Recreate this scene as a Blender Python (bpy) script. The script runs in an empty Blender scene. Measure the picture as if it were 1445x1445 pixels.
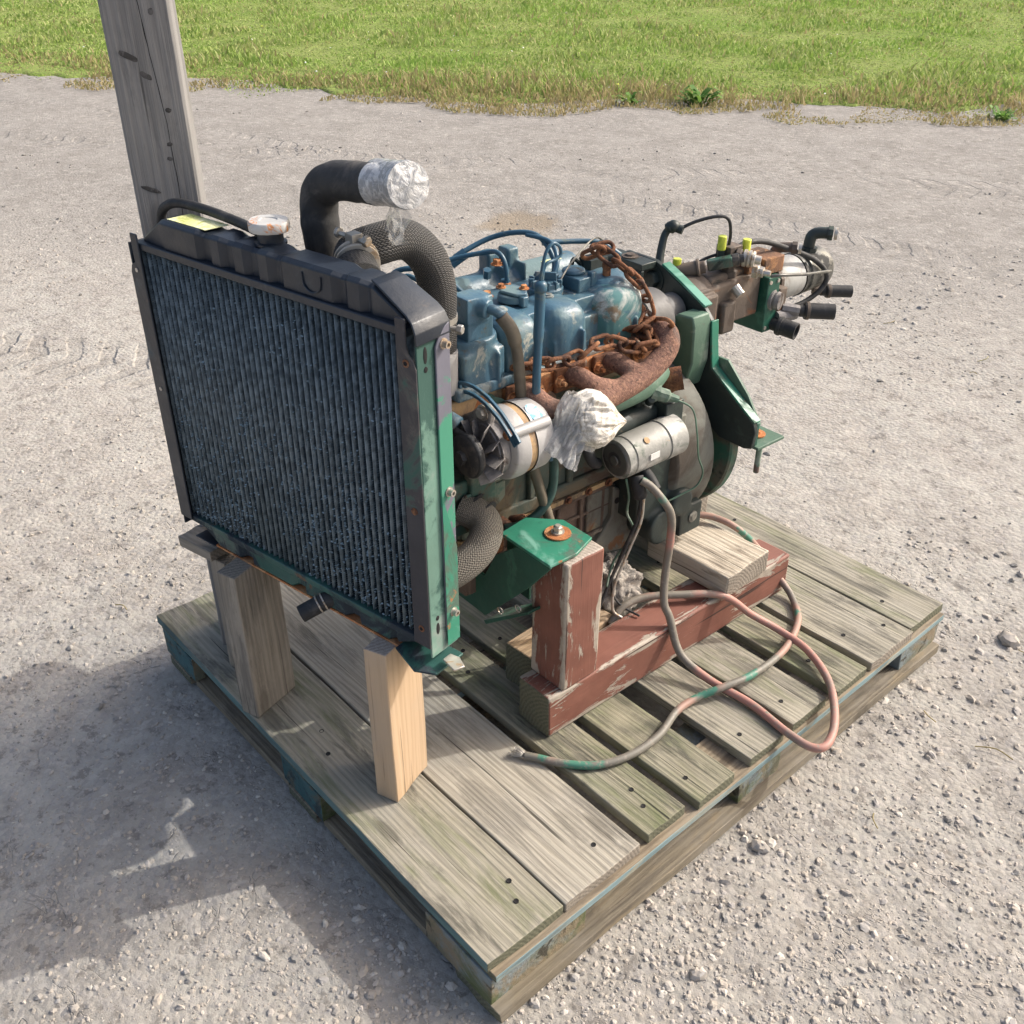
import bpy, bmesh, math, random
import numpy as np
from mathutils import Vector, Matrix, noise as mnoise
random.seed(7); np.random.seed(7)
rad = math.radians
scene = bpy.context.scene
COL = scene.collection

# ------------------------------------------------------------------ camera
cam_d = bpy.data.cameras.new('camera'); cam = bpy.data.objects.new('camera', cam_d); COL.objects.link(cam)
cam_d.lens = 35.23; cam_d.sensor_width = 36.0; cam_d.sensor_fit = 'HORIZONTAL'
cam_d.clip_start = 0.05; cam_d.clip_end = 1000
_p, _y, _r = .559620, -.844214, .002150
fw = Vector((math.sin(_y)*math.cos(_p), math.cos(_y)*math.cos(_p), -math.sin(_p)))
rt = Vector((math.cos(_y), -math.sin(_y), 0)); up = rt.cross(fw)
r2 = rt*math.cos(_r)+up*math.sin(_r); u2 = -rt*math.sin(_r)+up*math.cos(_r)
m = Matrix((r2, u2, -fw)).transposed().to_4x4(); m.translation = Vector((1.65423, -.52148, 1.35079))
cam.matrix_world = m
scene.camera = cam

# ------------------------------------------------------------------ light
SUN = Vector((.51, 1.14, 1.0)).normalized()
w = bpy.data.worlds.new('World'); scene.world = w; w.use_nodes = True
nt = w.node_tree; nt.nodes.clear()
sky = nt.nodes.new('ShaderNodeTexSky'); sky.sky_type = 'NISHITA'; sky.sun_disc = False
sky.sun_elevation = math.asin(SUN.z); sky.sun_rotation = math.atan2(SUN.x, SUN.y)
sky.air_density = 1.0; sky.dust_density = 7.0; sky.ozone_density = .6
bg = nt.nodes.new('ShaderNodeBackground'); bg.inputs['Strength'].default_value = 0.15
wo = nt.nodes.new('ShaderNodeOutputWorld')
nt.links.new(sky.outputs[0], bg.inputs[0]); nt.links.new(bg.outputs[0], wo.inputs[0])
sd = bpy.data.lights.new('sun', 'SUN'); so = bpy.data.objects.new('sun', sd); COL.objects.link(so)
sd.energy = 2.1; sd.angle = rad(.5); sd.color = (1.0, .965, .905)
so.rotation_mode = 'QUATERNION'; so.rotation_quaternion = SUN.to_track_quat('Z', 'Y'); so.location = (1, 4, 5)
vs = scene.view_settings; vs.view_transform = 'Standard'; vs.look = 'None'; vs.exposure = 0.66; vs.gamma = 1
try: vs.use_curve_mapping = False
except Exception: pass

# ------------------------------------------------------------------ materials
MATS = {}
class NT:
    def __init__(s, name):
        s.m = bpy.data.materials.new(name); s.m.use_nodes = True; s.t = s.m.node_tree; s.t.nodes.clear()
        s.out = s.t.nodes.new('ShaderNodeOutputMaterial'); s.b = s.t.nodes.new('ShaderNodeBsdfPrincipled')
        s.t.links.new(s.b.outputs[0], s.out.inputs[0]); MATS[name] = s.m
    def n(s, ty, **kw):
        nd = s.t.nodes.new(ty)
        for k, v in kw.items():
            if isinstance(k, str) and k.startswith('_'): nd.inputs[k[1:].replace('_', ' ')].default_value = v
            else: setattr(nd, k, v)
        return nd
    def l(s, a, b): s.t.links.new(a, b)
    def coord(s, scale=(1, 1, 1), rnd=True, kind='Object'):
        tc = s.n('ShaderNodeTexCoord'); mp = s.n('ShaderNodeMapping'); s.l(tc.outputs[kind], mp.inputs[0])
        mp.inputs['Scale'].default_value = scale
        if rnd:
            oi = s.n('ShaderNodeObjectInfo'); mu = s.n('ShaderNodeMath', operation='MULTIPLY'); mu.inputs[1].default_value = 37.3
            s.l(oi.outputs['Random'], mu.inputs[0]); s.l(mu.outputs[0], mp.inputs['Location'])
        return mp.outputs[0]
    def noise(s, vec, scale, detail=6, rough=.6, dist=0, out='Fac'):
        nd = s.n('ShaderNodeTexNoise'); nd.inputs['Scale'].default_value = scale; nd.inputs['Detail'].default_value = detail
        nd.inputs['Roughness'].default_value = rough; nd.inputs['Distortion'].default_value = dist; s.l(vec, nd.inputs['Vector'])
        return nd.outputs[out]
    def ramp(s, f, lo, hi, a=0., b=1.):
        nd = s.n('ShaderNodeMapRange'); nd.interpolation_type = 'SMOOTHSTEP'
        for i, v in enumerate((lo, hi, a, b)): nd.inputs[i+1].default_value = v
        s.l(f, nd.inputs[0]); return nd.outputs[0]
    def mix(s, f, a, b, blend='MIX'):
        nd = s.n('ShaderNodeMix', data_type='RGBA', blend_type=blend)
        if hasattr(f, 'links'): s.l(f, nd.inputs[0])
        else: nd.inputs[0].default_value = f
        for i, c in ((6, a), (7, b)):
            if hasattr(c, 'links'): s.l(c, nd.inputs[i])
            else: nd.inputs[i].default_value = (*c, 1)
        return nd.outputs[2]
    def math(s, op, a, b=None):
        nd = s.n('ShaderNodeMath', operation=op)
        for i, c in enumerate((a, b)):
            if c is None: continue
            if hasattr(c, 'links'): s.l(c, nd.inputs[i])
            else: nd.inputs[i].default_value = c
        return nd.outputs[0]
    def bump(s, h, strength=.3, dist=.002, prev=None):
        nd = s.n('ShaderNodeBump'); nd.inputs['Strength'].default_value = strength; nd.inputs['Distance'].default_value = dist
        s.l(h, nd.inputs['Height'])
        if prev is not None: s.l(prev, nd.inputs['Normal'])
        return nd.outputs[0]
    def fin(s, col, rough=.6, metal=0., nrm=None, **kw):
        for k, v in (('Base Color', col), ('Roughness', rough), ('Metallic', metal)):
            if hasattr(v, 'links'): s.l(v, s.b.inputs[k])
            else: s.b.inputs[k].default_value = (*v, 1) if k == 'Base Color' else v
        if nrm is not None: s.l(nrm, s.b.inputs['Normal'])
        for k, v in kw.items(): s.b.inputs[k.replace('_', ' ')].default_value = v
        return s.m

def paint(name, base, layers=(), rough=.5, metal=0., bscale=60, bstr=.25, rlayer=.85, spec=.5, crust=None):
    """painted / cast metal: base colour with noise-masked layers of dirt, rust or chipped paint"""
    s = NT(name); v = s.coord(); col = s.mix(s.ramp(s.noise(v, 9, 5), .3, .7), tuple(c*.82 for c in base), tuple(min(1, c*1.15) for c in base))
    r = s.ramp(s.noise(v, 30, 4), .2, .8, rough*.85, min(1, rough*1.2))
    for c, sc, lo, hi in layers:
        f = s.ramp(s.noise(v, sc, 8, .68, .6), lo-.045, hi-.05); col = s.mix(f, col, c)
        r = s.math('MAXIMUM', r, s.math('MULTIPLY', f, rlayer))
    h = s.noise(v, bscale, 6, .65)
    if crust:      # dirt and flaked paint gathered along the joint at the foot of the casting
        z0, z1, cc = crust; tc = s.n('ShaderNodeTexCoord'); sp_ = s.n('ShaderNodeSeparateXYZ'); s.l(tc.outputs['Object'], sp_.inputs[0])
        q = s.math('ADD', sp_.outputs['Z'], s.math('MULTIPLY', s.math('SUBTRACT', s.noise(v, 55, 6, .7), .5), .075)); f = s.ramp(q, z0, z1, .95, 0)
        col = s.mix(f, col, s.mix(s.noise(v, 130, 4), (.07, .06, .05), cc)); r = s.math('MAXIMUM', r, f); h = s.math('ADD', h, s.math('MULTIPLY', s.math('MULTIPLY', f, s.noise(v, 170, 4)), 2.))
    return s.fin(col, r, metal, s.bump(h, bstr, .003), Specular_IOR_Level=spec)

def wood(name, light, dark, moss=(.12, .13, .05), mossamt=.5, extra=None, grain=1., rough=.85, knots=True, bstr=.5, stain=.6):
    """weathered lumber, grain along local X"""
    s = NT(name); v = s.coord((1, 1, 1)); g1 = s.coord((1.3, 22, 22)); g2 = s.coord((4, 190, 190))
    wv = s.noise(g1, 2.2*grain, 5, .6, 1.2); ln = s.noise(g2, 1.2, 4, .7, .4)
    vb = s.coord((1.0, 11, 11)); wn = s.n('ShaderNodeTexWave', wave_type='BANDS', bands_direction='Y')
    wn.inputs['Scale'].default_value = 2.6; wn.inputs['Distortion'].default_value = 9; wn.inputs['Detail'].default_value = 3; wn.inputs['Detail Scale'].default_value = .9
    s.l(vb, wn.inputs[0])
    f = s.math('ADD', s.math('MULTIPLY', wv, .5), s.math('MULTIPLY', wn.outputs['Fac'], .25)); f = s.math('ADD', f, s.math('MULTIPLY', ln, .3))
    dk = tuple(.60*a+.40*b for a, b in zip(dark, light)); col = s.mix(s.ramp(f, .28, .66), dk, light); col = s.mix(s.ramp(ln, .34, .50, .42, 0), col, dark)
    col = s.mix(s.ramp(s.noise(v, 7, 6, .65), .40, .75, 0, .55), col, tuple(.55*a+.45*b for a, b in zip(light, (.32, .31, .30))))
    if mossamt > 0:
        mv = s.coord((2.2, 9, 9)); col = s.mix(s.ramp(s.noise(mv, 2.3, 7, .7, .5), .70-.25*mossamt, .82-.1*mossamt, 0, .75), col, moss)
    if extra:
        c, sc, lo, hi = extra
        ev = s.coord((1, 5, 5)); col = s.mix(s.ramp(s.noise(ev, sc, 8, .7, .8), lo, hi), col, c)
    cr = s.ramp(s.noise(s.coord((1.8, 110, 110)), 1.1, 3, .5, .3), .66, .72)      # drying checks
    col = s.mix(cr, col, tuple(c*.35 for c in dark))
    if knots:
        vo = s.n('ShaderNodeTexVoronoi', voronoi_dimensions='2D'); s.l(s.coord((3.2, 10, 10)), vo.inputs['Vector']); vo.inputs['Scale'].default_value = 1.0
        sc_ = s.n('ShaderNodeSeparateColor'); s.l(vo.outputs['Color'], sc_.inputs[0]); on = s.ramp(sc_.outputs[0], .55, .6)
        dd = s.math('ADD', vo.outputs['Distance'], s.math('MULTIPLY', s.noise(v, 60, 3), .05))
        k = s.math('MULTIPLY', s.ramp(dd, .09, .15, 1, 0), on); ring = s.math('MULTIPLY', s.math('SINE', s.math('MULTIPLY', dd, 150)), s.math('MULTIPLY', s.ramp(dd, .05, .30, .35, 0), on))
        col = s.mix(s.math('MULTIPLY', k, .62), col, tuple(c*.62 for c in dark)); col = s.mix(s.math('MAXIMUM', ring, 0), col, dark)
    if stain > 0:
        sn = s.noise(s.coord((1.6, 8, 8)), 2.6, 8, .72, .4); sf = s.math('MULTIPLY', s.ramp(sn, .49, .60, 0, stain), s.ramp(s.noise(s.coord((3, 90, 90)), 1., 3), .35, .6, .35, 1))
        col = s.mix(sf, col, tuple(.55*a+.02 for a in dark)); col = s.mix(s.ramp(s.noise(v, 3.2, 6, .65), .55, .68, 0, stain*.55), col, tuple(1.25*a for a in light))
    h = s.math('SUBTRACT', s.math('ADD', s.math('MULTIPLY', f, 1.2), s.math('MULTIPLY', ln, .6)), s.math('MULTIPLY', cr, .9))
    return s.fin(col, rough, 0, s.bump(h, bstr, .004))

def endgrain(name, light, dark):
    s = NT(name); v = s.coord((1, 1, 1), rnd=False); mp = s.n('ShaderNodeMapping'); s.l(v, mp.inputs[0]); mp.inputs['Location'].default_value = (0, .07, .055); mp.inputs['Scale'].default_value = (0, 1, 1)
    ln = s.n('ShaderNodeVectorMath', operation='LENGTH'); s.l(mp.outputs[0], ln.inputs[0])
    rg = s.math('SINE', s.math('ADD', s.math('MULTIPLY', ln.outputs['Value'], 900), s.math('MULTIPLY', s.noise(v, 18, 3), 9)))
    n2 = s.noise(v, 260, 5, .7); f = s.math('ADD', s.math('ADD', s.math('MULTIPLY', rg, .075), .15), s.math('MULTIPLY', n2, .75))
    col = s.mix(s.ramp(f, .25, .8), dark, light)
    return s.fin(col, .9, 0, s.bump(f, .6, .003))

# woods
wood('wood_deck', (.315, .29, .228), (.150, .138, .105), (.11, .13, .05), 1.0, stain=.85)
wood('wood_deck_pale', (.375, .345, .285), (.20, .18, .142), (.15, .155, .08), .15)
wood('wood_deck_mossy', (.27, .25, .18), (.10, .095, .065), (.09, .115, .04), 1.25, stain=.95)
wood('wood_under', (.27, .22, .15), (.12, .09, .06), (.10, .10, .05), .2)
wood('wood_bottom', (.20, .17, .12), (.10, .08, .058), (.12, .12, .06), .5, extra=((.235, .19, .125), 6, .50, .66))
wood('wood_teal', (.10, .19, .19), (.05, .10, .11), (.10, .10, .06), .4, extra=((.20, .19, .15), 4, .52, .62))
wood('wood_blue_edge', (.22, .32, .34), (.13, .19, .20), (.2, .2, .13), .4, extra=((.33, .32, .25), 4, .50, .60))
wood('wood_post_grey', (.225, .22, .215), (.15, .147, .145), mossamt=0, stain=.45)
wood('wood_block_grey', (.33, .29, .235), (.17, .145, .115), (.14, .15, .08), .25)
wood('wood_fresh', (.53, .385, .25), (.42, .29, .18), mossamt=0, rough=.6, bstr=.15, grain=.8, stain=0)
wood('wood_scrap', (.54, .48, .385), (.27, .215, .155), (.2, .2, .1), .35, stain=.85, extra=((.16, .12, .09), 5, .60, .68))
wood('wood_dark_block', (.42, .30, .18), (.17, .11, .065), mossamt=0)
endgrain('end_grey', (.34, .30, .25), (.14, .12, .095)); endgrain('end_pale', (.50, .44, .38), (.24, .20, .17)); endgrain('end_dark', (.165, .165, .11), (.07, .072, .048))

def redwood():
    s = NT('wood_red_paint'); v = s.coord(); g = s.coord((4, 26, 26)); g2 = s.coord((5, 130, 130))
    ln = s.noise(g2, 1.2, 4, .7, .4); n1 = s.noise(g, 1.6, 7, .72, 1.5); nb = s.noise(v, 11, 4, .6)
    red = s.mix(s.ramp(s.noise(v, 14, 5), .3, .7), (.165, .068, .048), (.235, .098, .070))
    red = s.mix(s.ramp(ln, .3, .7, 0, .35), red, (.16, .055, .04))
    # peeled strips where broad and streaky noise agree, mostly along the arrises
    pk = s.math('ADD', s.math('MULTIPLY', n1, .75), s.math('MULTIPLY', nb, .4))
    sep = s.n('ShaderNodeSeparateXYZ'); tc = s.n('ShaderNodeTexCoord'); s.l(tc.outputs['Object'], sep.inputs[0])
    e = s.math('ADD', s.math('ABSOLUTE', sep.outputs['Y']), s.math('ABSOLUTE', sep.outputs['Z']))
    edge = s.ramp(e, .060, .084, 0, .150); pk = s.math('ADD', pk, edge)
    tcx = s.math('ABSOLUTE', sep.outputs['X']); f = s.ramp(pk, .655, .69); col = s.mix(f, red, s.mix(s.noise(v, 60, 5, .7), (.20, .165, .13), (.52, .46, .385)))
    cr = s.ramp(s.noise(s.coord((1.2, 60, 60)), 1.0, 2, .5, .2), .66, .70); col = s.mix(cr, col, (.05, .025, .02))
    h = s.math('SUBTRACT', s.math('MULTIPLY', ln, .5), f)
    return s.fin(col, .62, 0, s.bump(h, .5, .003))
redwood()

# paints and metals
paint('blue_paint', (.058, .128, .180), [((.13, .20, .21), 7, .52, .70), ((.10, .10, .085), 26, .62, .72), ((.36, .36, .31), 20, .66, .74), ((.13, .085, .05), 15, .68, .78)], rough=.33, bstr=.35, bscale=110, crust=(.440, .452, (.44, .42, .37)))
paint('blue_paint_worn', (.058, .130, .180), [((.06, .16, .165), 7, .48, .56), ((.40, .42, .40), 10, .53, .66), ((.16, .12, .08), 14, .62, .72)], rough=.3, bstr=.25)
paint('blue_line', (.035, .10, .155), [((.10, .14, .14), 30, .6, .7)], rough=.35, bstr=.08)
paint('blue_grimy', (.060, .13, .18), [((.27, .30, .29), 22, .50, .64), ((.06, .05, .04), 18, .58, .68)], rough=.55, bstr=.7)
paint('block_paint', (.065, .088, .072), [((.155, .125, .08), 8, .50, .64), ((.085, .06, .045), 14, .55, .68), ((.22, .19, .14), 5, .62, .72)], rough=.65, bstr=.5)
paint('block_green', (.05, .11, .085), [((.16, .17, .13), 10, .48, .62), ((.09, .07, .05), 16, .58, .68)], rough=.6, bstr=.4)
paint('gasket_tan', (.42, .29, .15), [((.16, .12, .08), 20, .52, .64)], rough=.8)
paint('pan_rust', (.135, .095, .072), [((.075, .055, .045), 12, .50, .66), ((.22, .20, .16), 7, .58, .68)], rough=.85, bstr=.8)
paint('pan_grey', (.165, .165, .138), [((.085, .07, .055), 7, .48, .64), ((.26, .22, .14), 6, .60, .7), ((.20, .10, .05), 13, .64, .72)], rough=.7, bstr=.3)
paint('green_bright', (.035, .205, .135), [((.07, .12, .09), 13, .56, .68), ((.30, .13, .055), 26, .66, .72), ((.14, .33, .26), 10, .58, .72), ((.015, .09, .065), 18, .66, .76)], rough=.36, bstr=.15)
paint('green_dark', (.018, .085, .058), [((.05, .16, .11), 12, .60, .74), ((.10, .08, .06), 18, .68, .75)], rough=.42, bstr=.2)
paint('green_faded', (.085, .155, .11), [((.22, .27, .22), 8, .54, .68), ((.14, .10, .08), 14, .64, .72)], rough=.55, bstr=.25)
paint('green_dull', (.035, .125, .085), [((.10, .10, .075), 10, .50, .64), ((.02, .03, .025), 16, .56, .68)], rough=.55, bstr=.3)
paint('green_black', (.022, .032, .030), [((.05, .075, .06), 10, .58, .70), ((.12, .10, .075), 12, .66, .74)], rough=.5, bstr=.3)
paint('radiator_black', (.016, .023, .035), [((.06, .085, .10), 8, .60, .76), ((.11, .085, .065), 6, .66, .78)], rough=.40, bstr=.25)
paint('radiator_side', (.034, .034, .042), [((.11, .10, .09), 12, .58, .72), ((.045, .11, .09), 7, .62, .70)], rough=.5, bstr=.3)
paint('radiator_teal', (.030, .10, .085), [((.02, .03, .04), 7, .50, .60), ((.16, .10, .06), 12, .68, .74)], rough=.45, bstr=.3)
paint('green_strip', (.13, .24, .195), [((.25, .29, .265), 9, .52, .68), ((.035, .09, .075), 6, .52, .60)], rough=.4, bstr=.2)
paint('purple_plate', (.135, .135, .17), [((.05, .23, .15), 5, .56, .60), ((.20, .20, .21), 12, .60, .72)], rough=.42, bstr=.1)
paint('rust', (.185, .085, .048), [((.30, .145, .075), 38, .52, .66), ((.075, .042, .032), 22, .52, .66), ((.26, .20, .15), 17, .62, .72)], rough=.92, bstr=.9, bscale=150, spec=.2)
paint('rust_orange', (.42, .17, .07), [((.52, .28, .14), 40, .52, .64), ((.20, .10, .06), 30, .6, .7)], rough=.9, bstr=.7, bscale=150, spec=.2)
paint('rust_pitted', (.205, .115, .088), [((.32, .185, .13), 170, .53, .62), ((.095, .06, .05), 210, .60, .68), ((.14, .10, .085), 14, .56, .70)], rough=.9, bstr=.9, bscale=220, spec=.2)
paint('cast_brown', (.098, .076, .061), [((.17, .13, .10), 9, .54, .68), ((.20, .09, .045), 16, .60, .70), ((.05, .05, .045), 12, .60, .70)], rough=.7, bstr=.35)
paint('aluminium', (.43, .42, .41), [((.34, .31, .27), 13, .56, .70), ((.52, .51, .50), 8, .58, .7)], rough=.52, metal=.2, bstr=.35, rlayer=.7)
paint('aluminium_dark', (.19, .18, .18), [((.30, .28, .26), 14, .5, .66), ((.09, .07, .06), 16, .58, .68)], rough=.6, metal=.2, bstr=.6)
paint('starter_metal', (.30, .30, .28), [((.50, .49, .46), 9, .56, .68), ((.16, .18, .155), 11, .56, .66), ((.42, .25, .12), 15, .69, .75)], rough=.55, metal=.2, bstr=.4)
paint('white_paint', (.42, .42, .40), [((.22, .20, .17), 11, .52, .68)], rough=.5)
paint('zinc', (.52, .49, .44), [((.40, .30, .20), 30, .56, .68)], rough=.38, metal=.6, bstr=.15)
paint('dark_metal', (.045, .045, .047), [((.12, .105, .09), 18, .56, .68)], rough=.55, metal=.2, bstr=.4)
paint('pump_rust', (.20, .10, .055), [((.10, .06, .04), 12, .48, .64), ((.33, .17, .08), 30, .54, .66)], rough=.9, bstr=.7, bscale=120)
paint('motor_grey', (.105, .105, .098), [((.30, .29, .25), 8, .56, .66), ((.04, .04, .04), 18, .58, .68)], rough=.4, metal=.3)
paint('cap_enamel', (.55, .54, .51), [((.58, .25, .10), 34, .60, .66)], rough=.45)
paint('grey_drum', (.115, .112, .108), [((.17, .165, .16), 10, .5, .7)], rough=.6)
paint('rubber', (.020, .021, .023), [((.055, .055, .056), 22, .54, .72)], rough=.62, bstr=.35)
paint('rubber_dusty', (.034, .035, .037), [((.085, .08, .075), 16, .50, .70), ((.2, .19, .18), 9, .72, .78)], rough=.75, bstr=.4)
paint('hose_brown', (.115, .095, .070), [((.17, .145, .105), 12, .5, .7)], rough=.6)
paint('hose_green', (.020, .055, .050), [((.045, .09, .08), 14, .5, .7)], rough=.45, bstr=.1)
paint('yellow_cap', (.62, .68, .07), [((.40, .46, .06), 25, .5, .7)], rough=.45)
paint('label_yellow', (.66, .68, .26), [((.80, .80, .52), 6, .45, .62), ((.46, .50, .16), 60, .55, .66)], rough=.4, bstr=.05)
paint('block_side', (.165, .165, .115), [((.20, .235, .24), 7, .50, .62), ((.23, .185, .12), 10, .50, .64), ((.10, .12, .05), 6, .56, .68), ((.06, .055, .04), 22, .60, .68)], rough=.9, bstr=.9, bscale=120)
paint('block_teal', (.045, .115, .125), [((.10, .10, .075), 12, .54, .64), ((.03, .05, .055), 20, .56, .66)], rough=.85, bstr=.8, bscale=120)
paint('label_white', (.75, .75, .72), [((.5, .48, .44), 40, .6, .7)], rough=.5)
paint('label_blue', (.16, .40, .58), [((.55, .62, .66), 60, .5, .6)], rough=.5)
paint('knot_wood', (.105, .10, .097), [((.05, .047, .045), 60, .48, .62)], rough=.9, bstr=.8)
paint('hole_black', (.008, .008, .009), rough=.9)
paint('amber', (.50, .33, .17), [((.26, .18, .12), 22, .52, .66)], rough=.7, bstr=.5)

def cable_mat(name, a, b, c, sc):
    s = NT(name); v = s.coord(); f = s.ramp(s.noise(v, sc, 3, .5), .47, .53); g = s.ramp(s.noise(v, sc*1.9, 4, .6), .61, .66)
    col = s.mix(g, s.mix(f, a, b), c); col = s.mix(s.ramp(s.noise(v, 120, 5), .5, .72), col, (.26, .23, .19))
    s.fin(col, .55, 0, s.bump(s.noise(v, 200, 4), .2, .001))
cable_mat('cable_pink', (.40, .20, .16), (.185, .165, .135), (.07, .20, .15), 4.2)
cable_mat('cable_grey', (.16, .15, .125), (.33, .20, .155), (.06, .20, .14), 5.0)

def braid(name, base, hi, k=1.):
    s = NT(name); tc = s.n('ShaderNodeTexCoord'); sep = s.n('ShaderNodeSeparateXYZ'); s.l(tc.outputs['UV'], sep.inputs[0])
    tri = s.math('PINGPONG', s.math('MULTIPLY', sep.outputs['X'], 32.), .5)       # around, 11 herringbone columns
    ph = s.math('ADD', s.math('MULTIPLY', sep.outputs['Y'], 260*k), s.math('MULTIPLY', tri, 1.7))
    st = s.math('SINE', s.math('MULTIPLY', ph, 6.2832)); st2 = s.math('MULTIPLY_ADD', st, .5); st2.node.inputs[2].default_value = .5
    col = s.mix(st2, base, hi); d = s.ramp(s.noise(s.coord(), 14, 6), .45, .75, 0, .6); col = s.mix(d, col, tuple(.5*(x+y) for x, y in zip(hi, (.2, .18, .15))))
    s.fin(col, .7, 0, s.bump(st2, .9, .0025))
braid('hose_braid_black', (.030, .030, .031), (.105, .103, .10)); braid('hose_braid_dusty', (.12, .108, .088), (.31, .285, .24), .8)

def core_mat():
    s = NT('core_fin'); v = s.coord(); big = s.ramp(s.noise(v, 5.5, 5, .6, .5), .42, .66)
    sp = s.ramp(s.noise(s.coord((1, 1, .35)), 210, 3, .6), .50, .66)
    col = s.mix(s.math('MULTIPLY', s.math('ADD', s.math('MULTIPLY', big, .8), .2), sp), (.013, .024, .035), (.17, .25, .29))
    s.fin(col, .8, 0, Specular_IOR_Level=.25)
    s = NT('fin_dusty'); v = s.coord(); s.fin(s.mix(s.noise(v, 60, 4), (.20, .28, .31), (.48, .58, .62)), .6)
    s = NT('core_tube'); v = s.coord(); col = s.mix(s.ramp(s.noise(v, 90, 5, .6), .35, .65), (.055, .08, .10), (.17, .22, .255)); s.fin(col, .55, 0)
core_mat()

def film():
    s = NT('foil'); v = s.coord(); n1 = s.noise(v, 60, 8, .7, 1.5); s.fin(s.mix(s.ramp(n1, .4, .62), (.34, .35, .36), (.66, .66, .66)), .25, .25, s.bump(n1, .7, .004))
    s = NT('plastic_film'); v = s.coord(); n1 = s.noise(v, 38, 8, .7, 1.5)
    col = s.mix(s.ramp(n1, .4, .65), (.60, .60, .59), (.86, .86, .85))
    s.fin(col, .22, 0, s.bump(n1, .8, .006), Transmission_Weight=.45, IOR=1.35, Alpha=.82)
    s = NT('plastic_clear'); v = s.coord(); n1 = s.noise(v, 45, 6, .7, 1.5); s.fin(s.mix(n1, (.75, .75, .73), (.95, .95, .94)), .15, 0, s.bump(n1, .8, .004), Transmission_Weight=.6, IOR=1.3, Alpha=.55)
    s = NT('bag_cream'); v = s.coord((1, 1, 1)); n1 = s.noise(v, 26, 8, .72, 3.0); col = s.mix(s.ramp(n1, .36, .58), (.40, .35, .28), (.80, .76, .68))
    s.fin(col, .28, 0, s.bump(n1, .8, .004), Coat_Weight=.3, Coat_Roughness=.1)
    s = NT('rag'); v = s.coord(); n1 = s.noise(v, 25, 8, .7, 2.5); col = s.mix(s.ramp(n1, .35, .65), (.13, .12, .11), (.50, .45, .39)); s.fin(col, .6, 0, s.bump(n1, .9, .008))
film()

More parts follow.
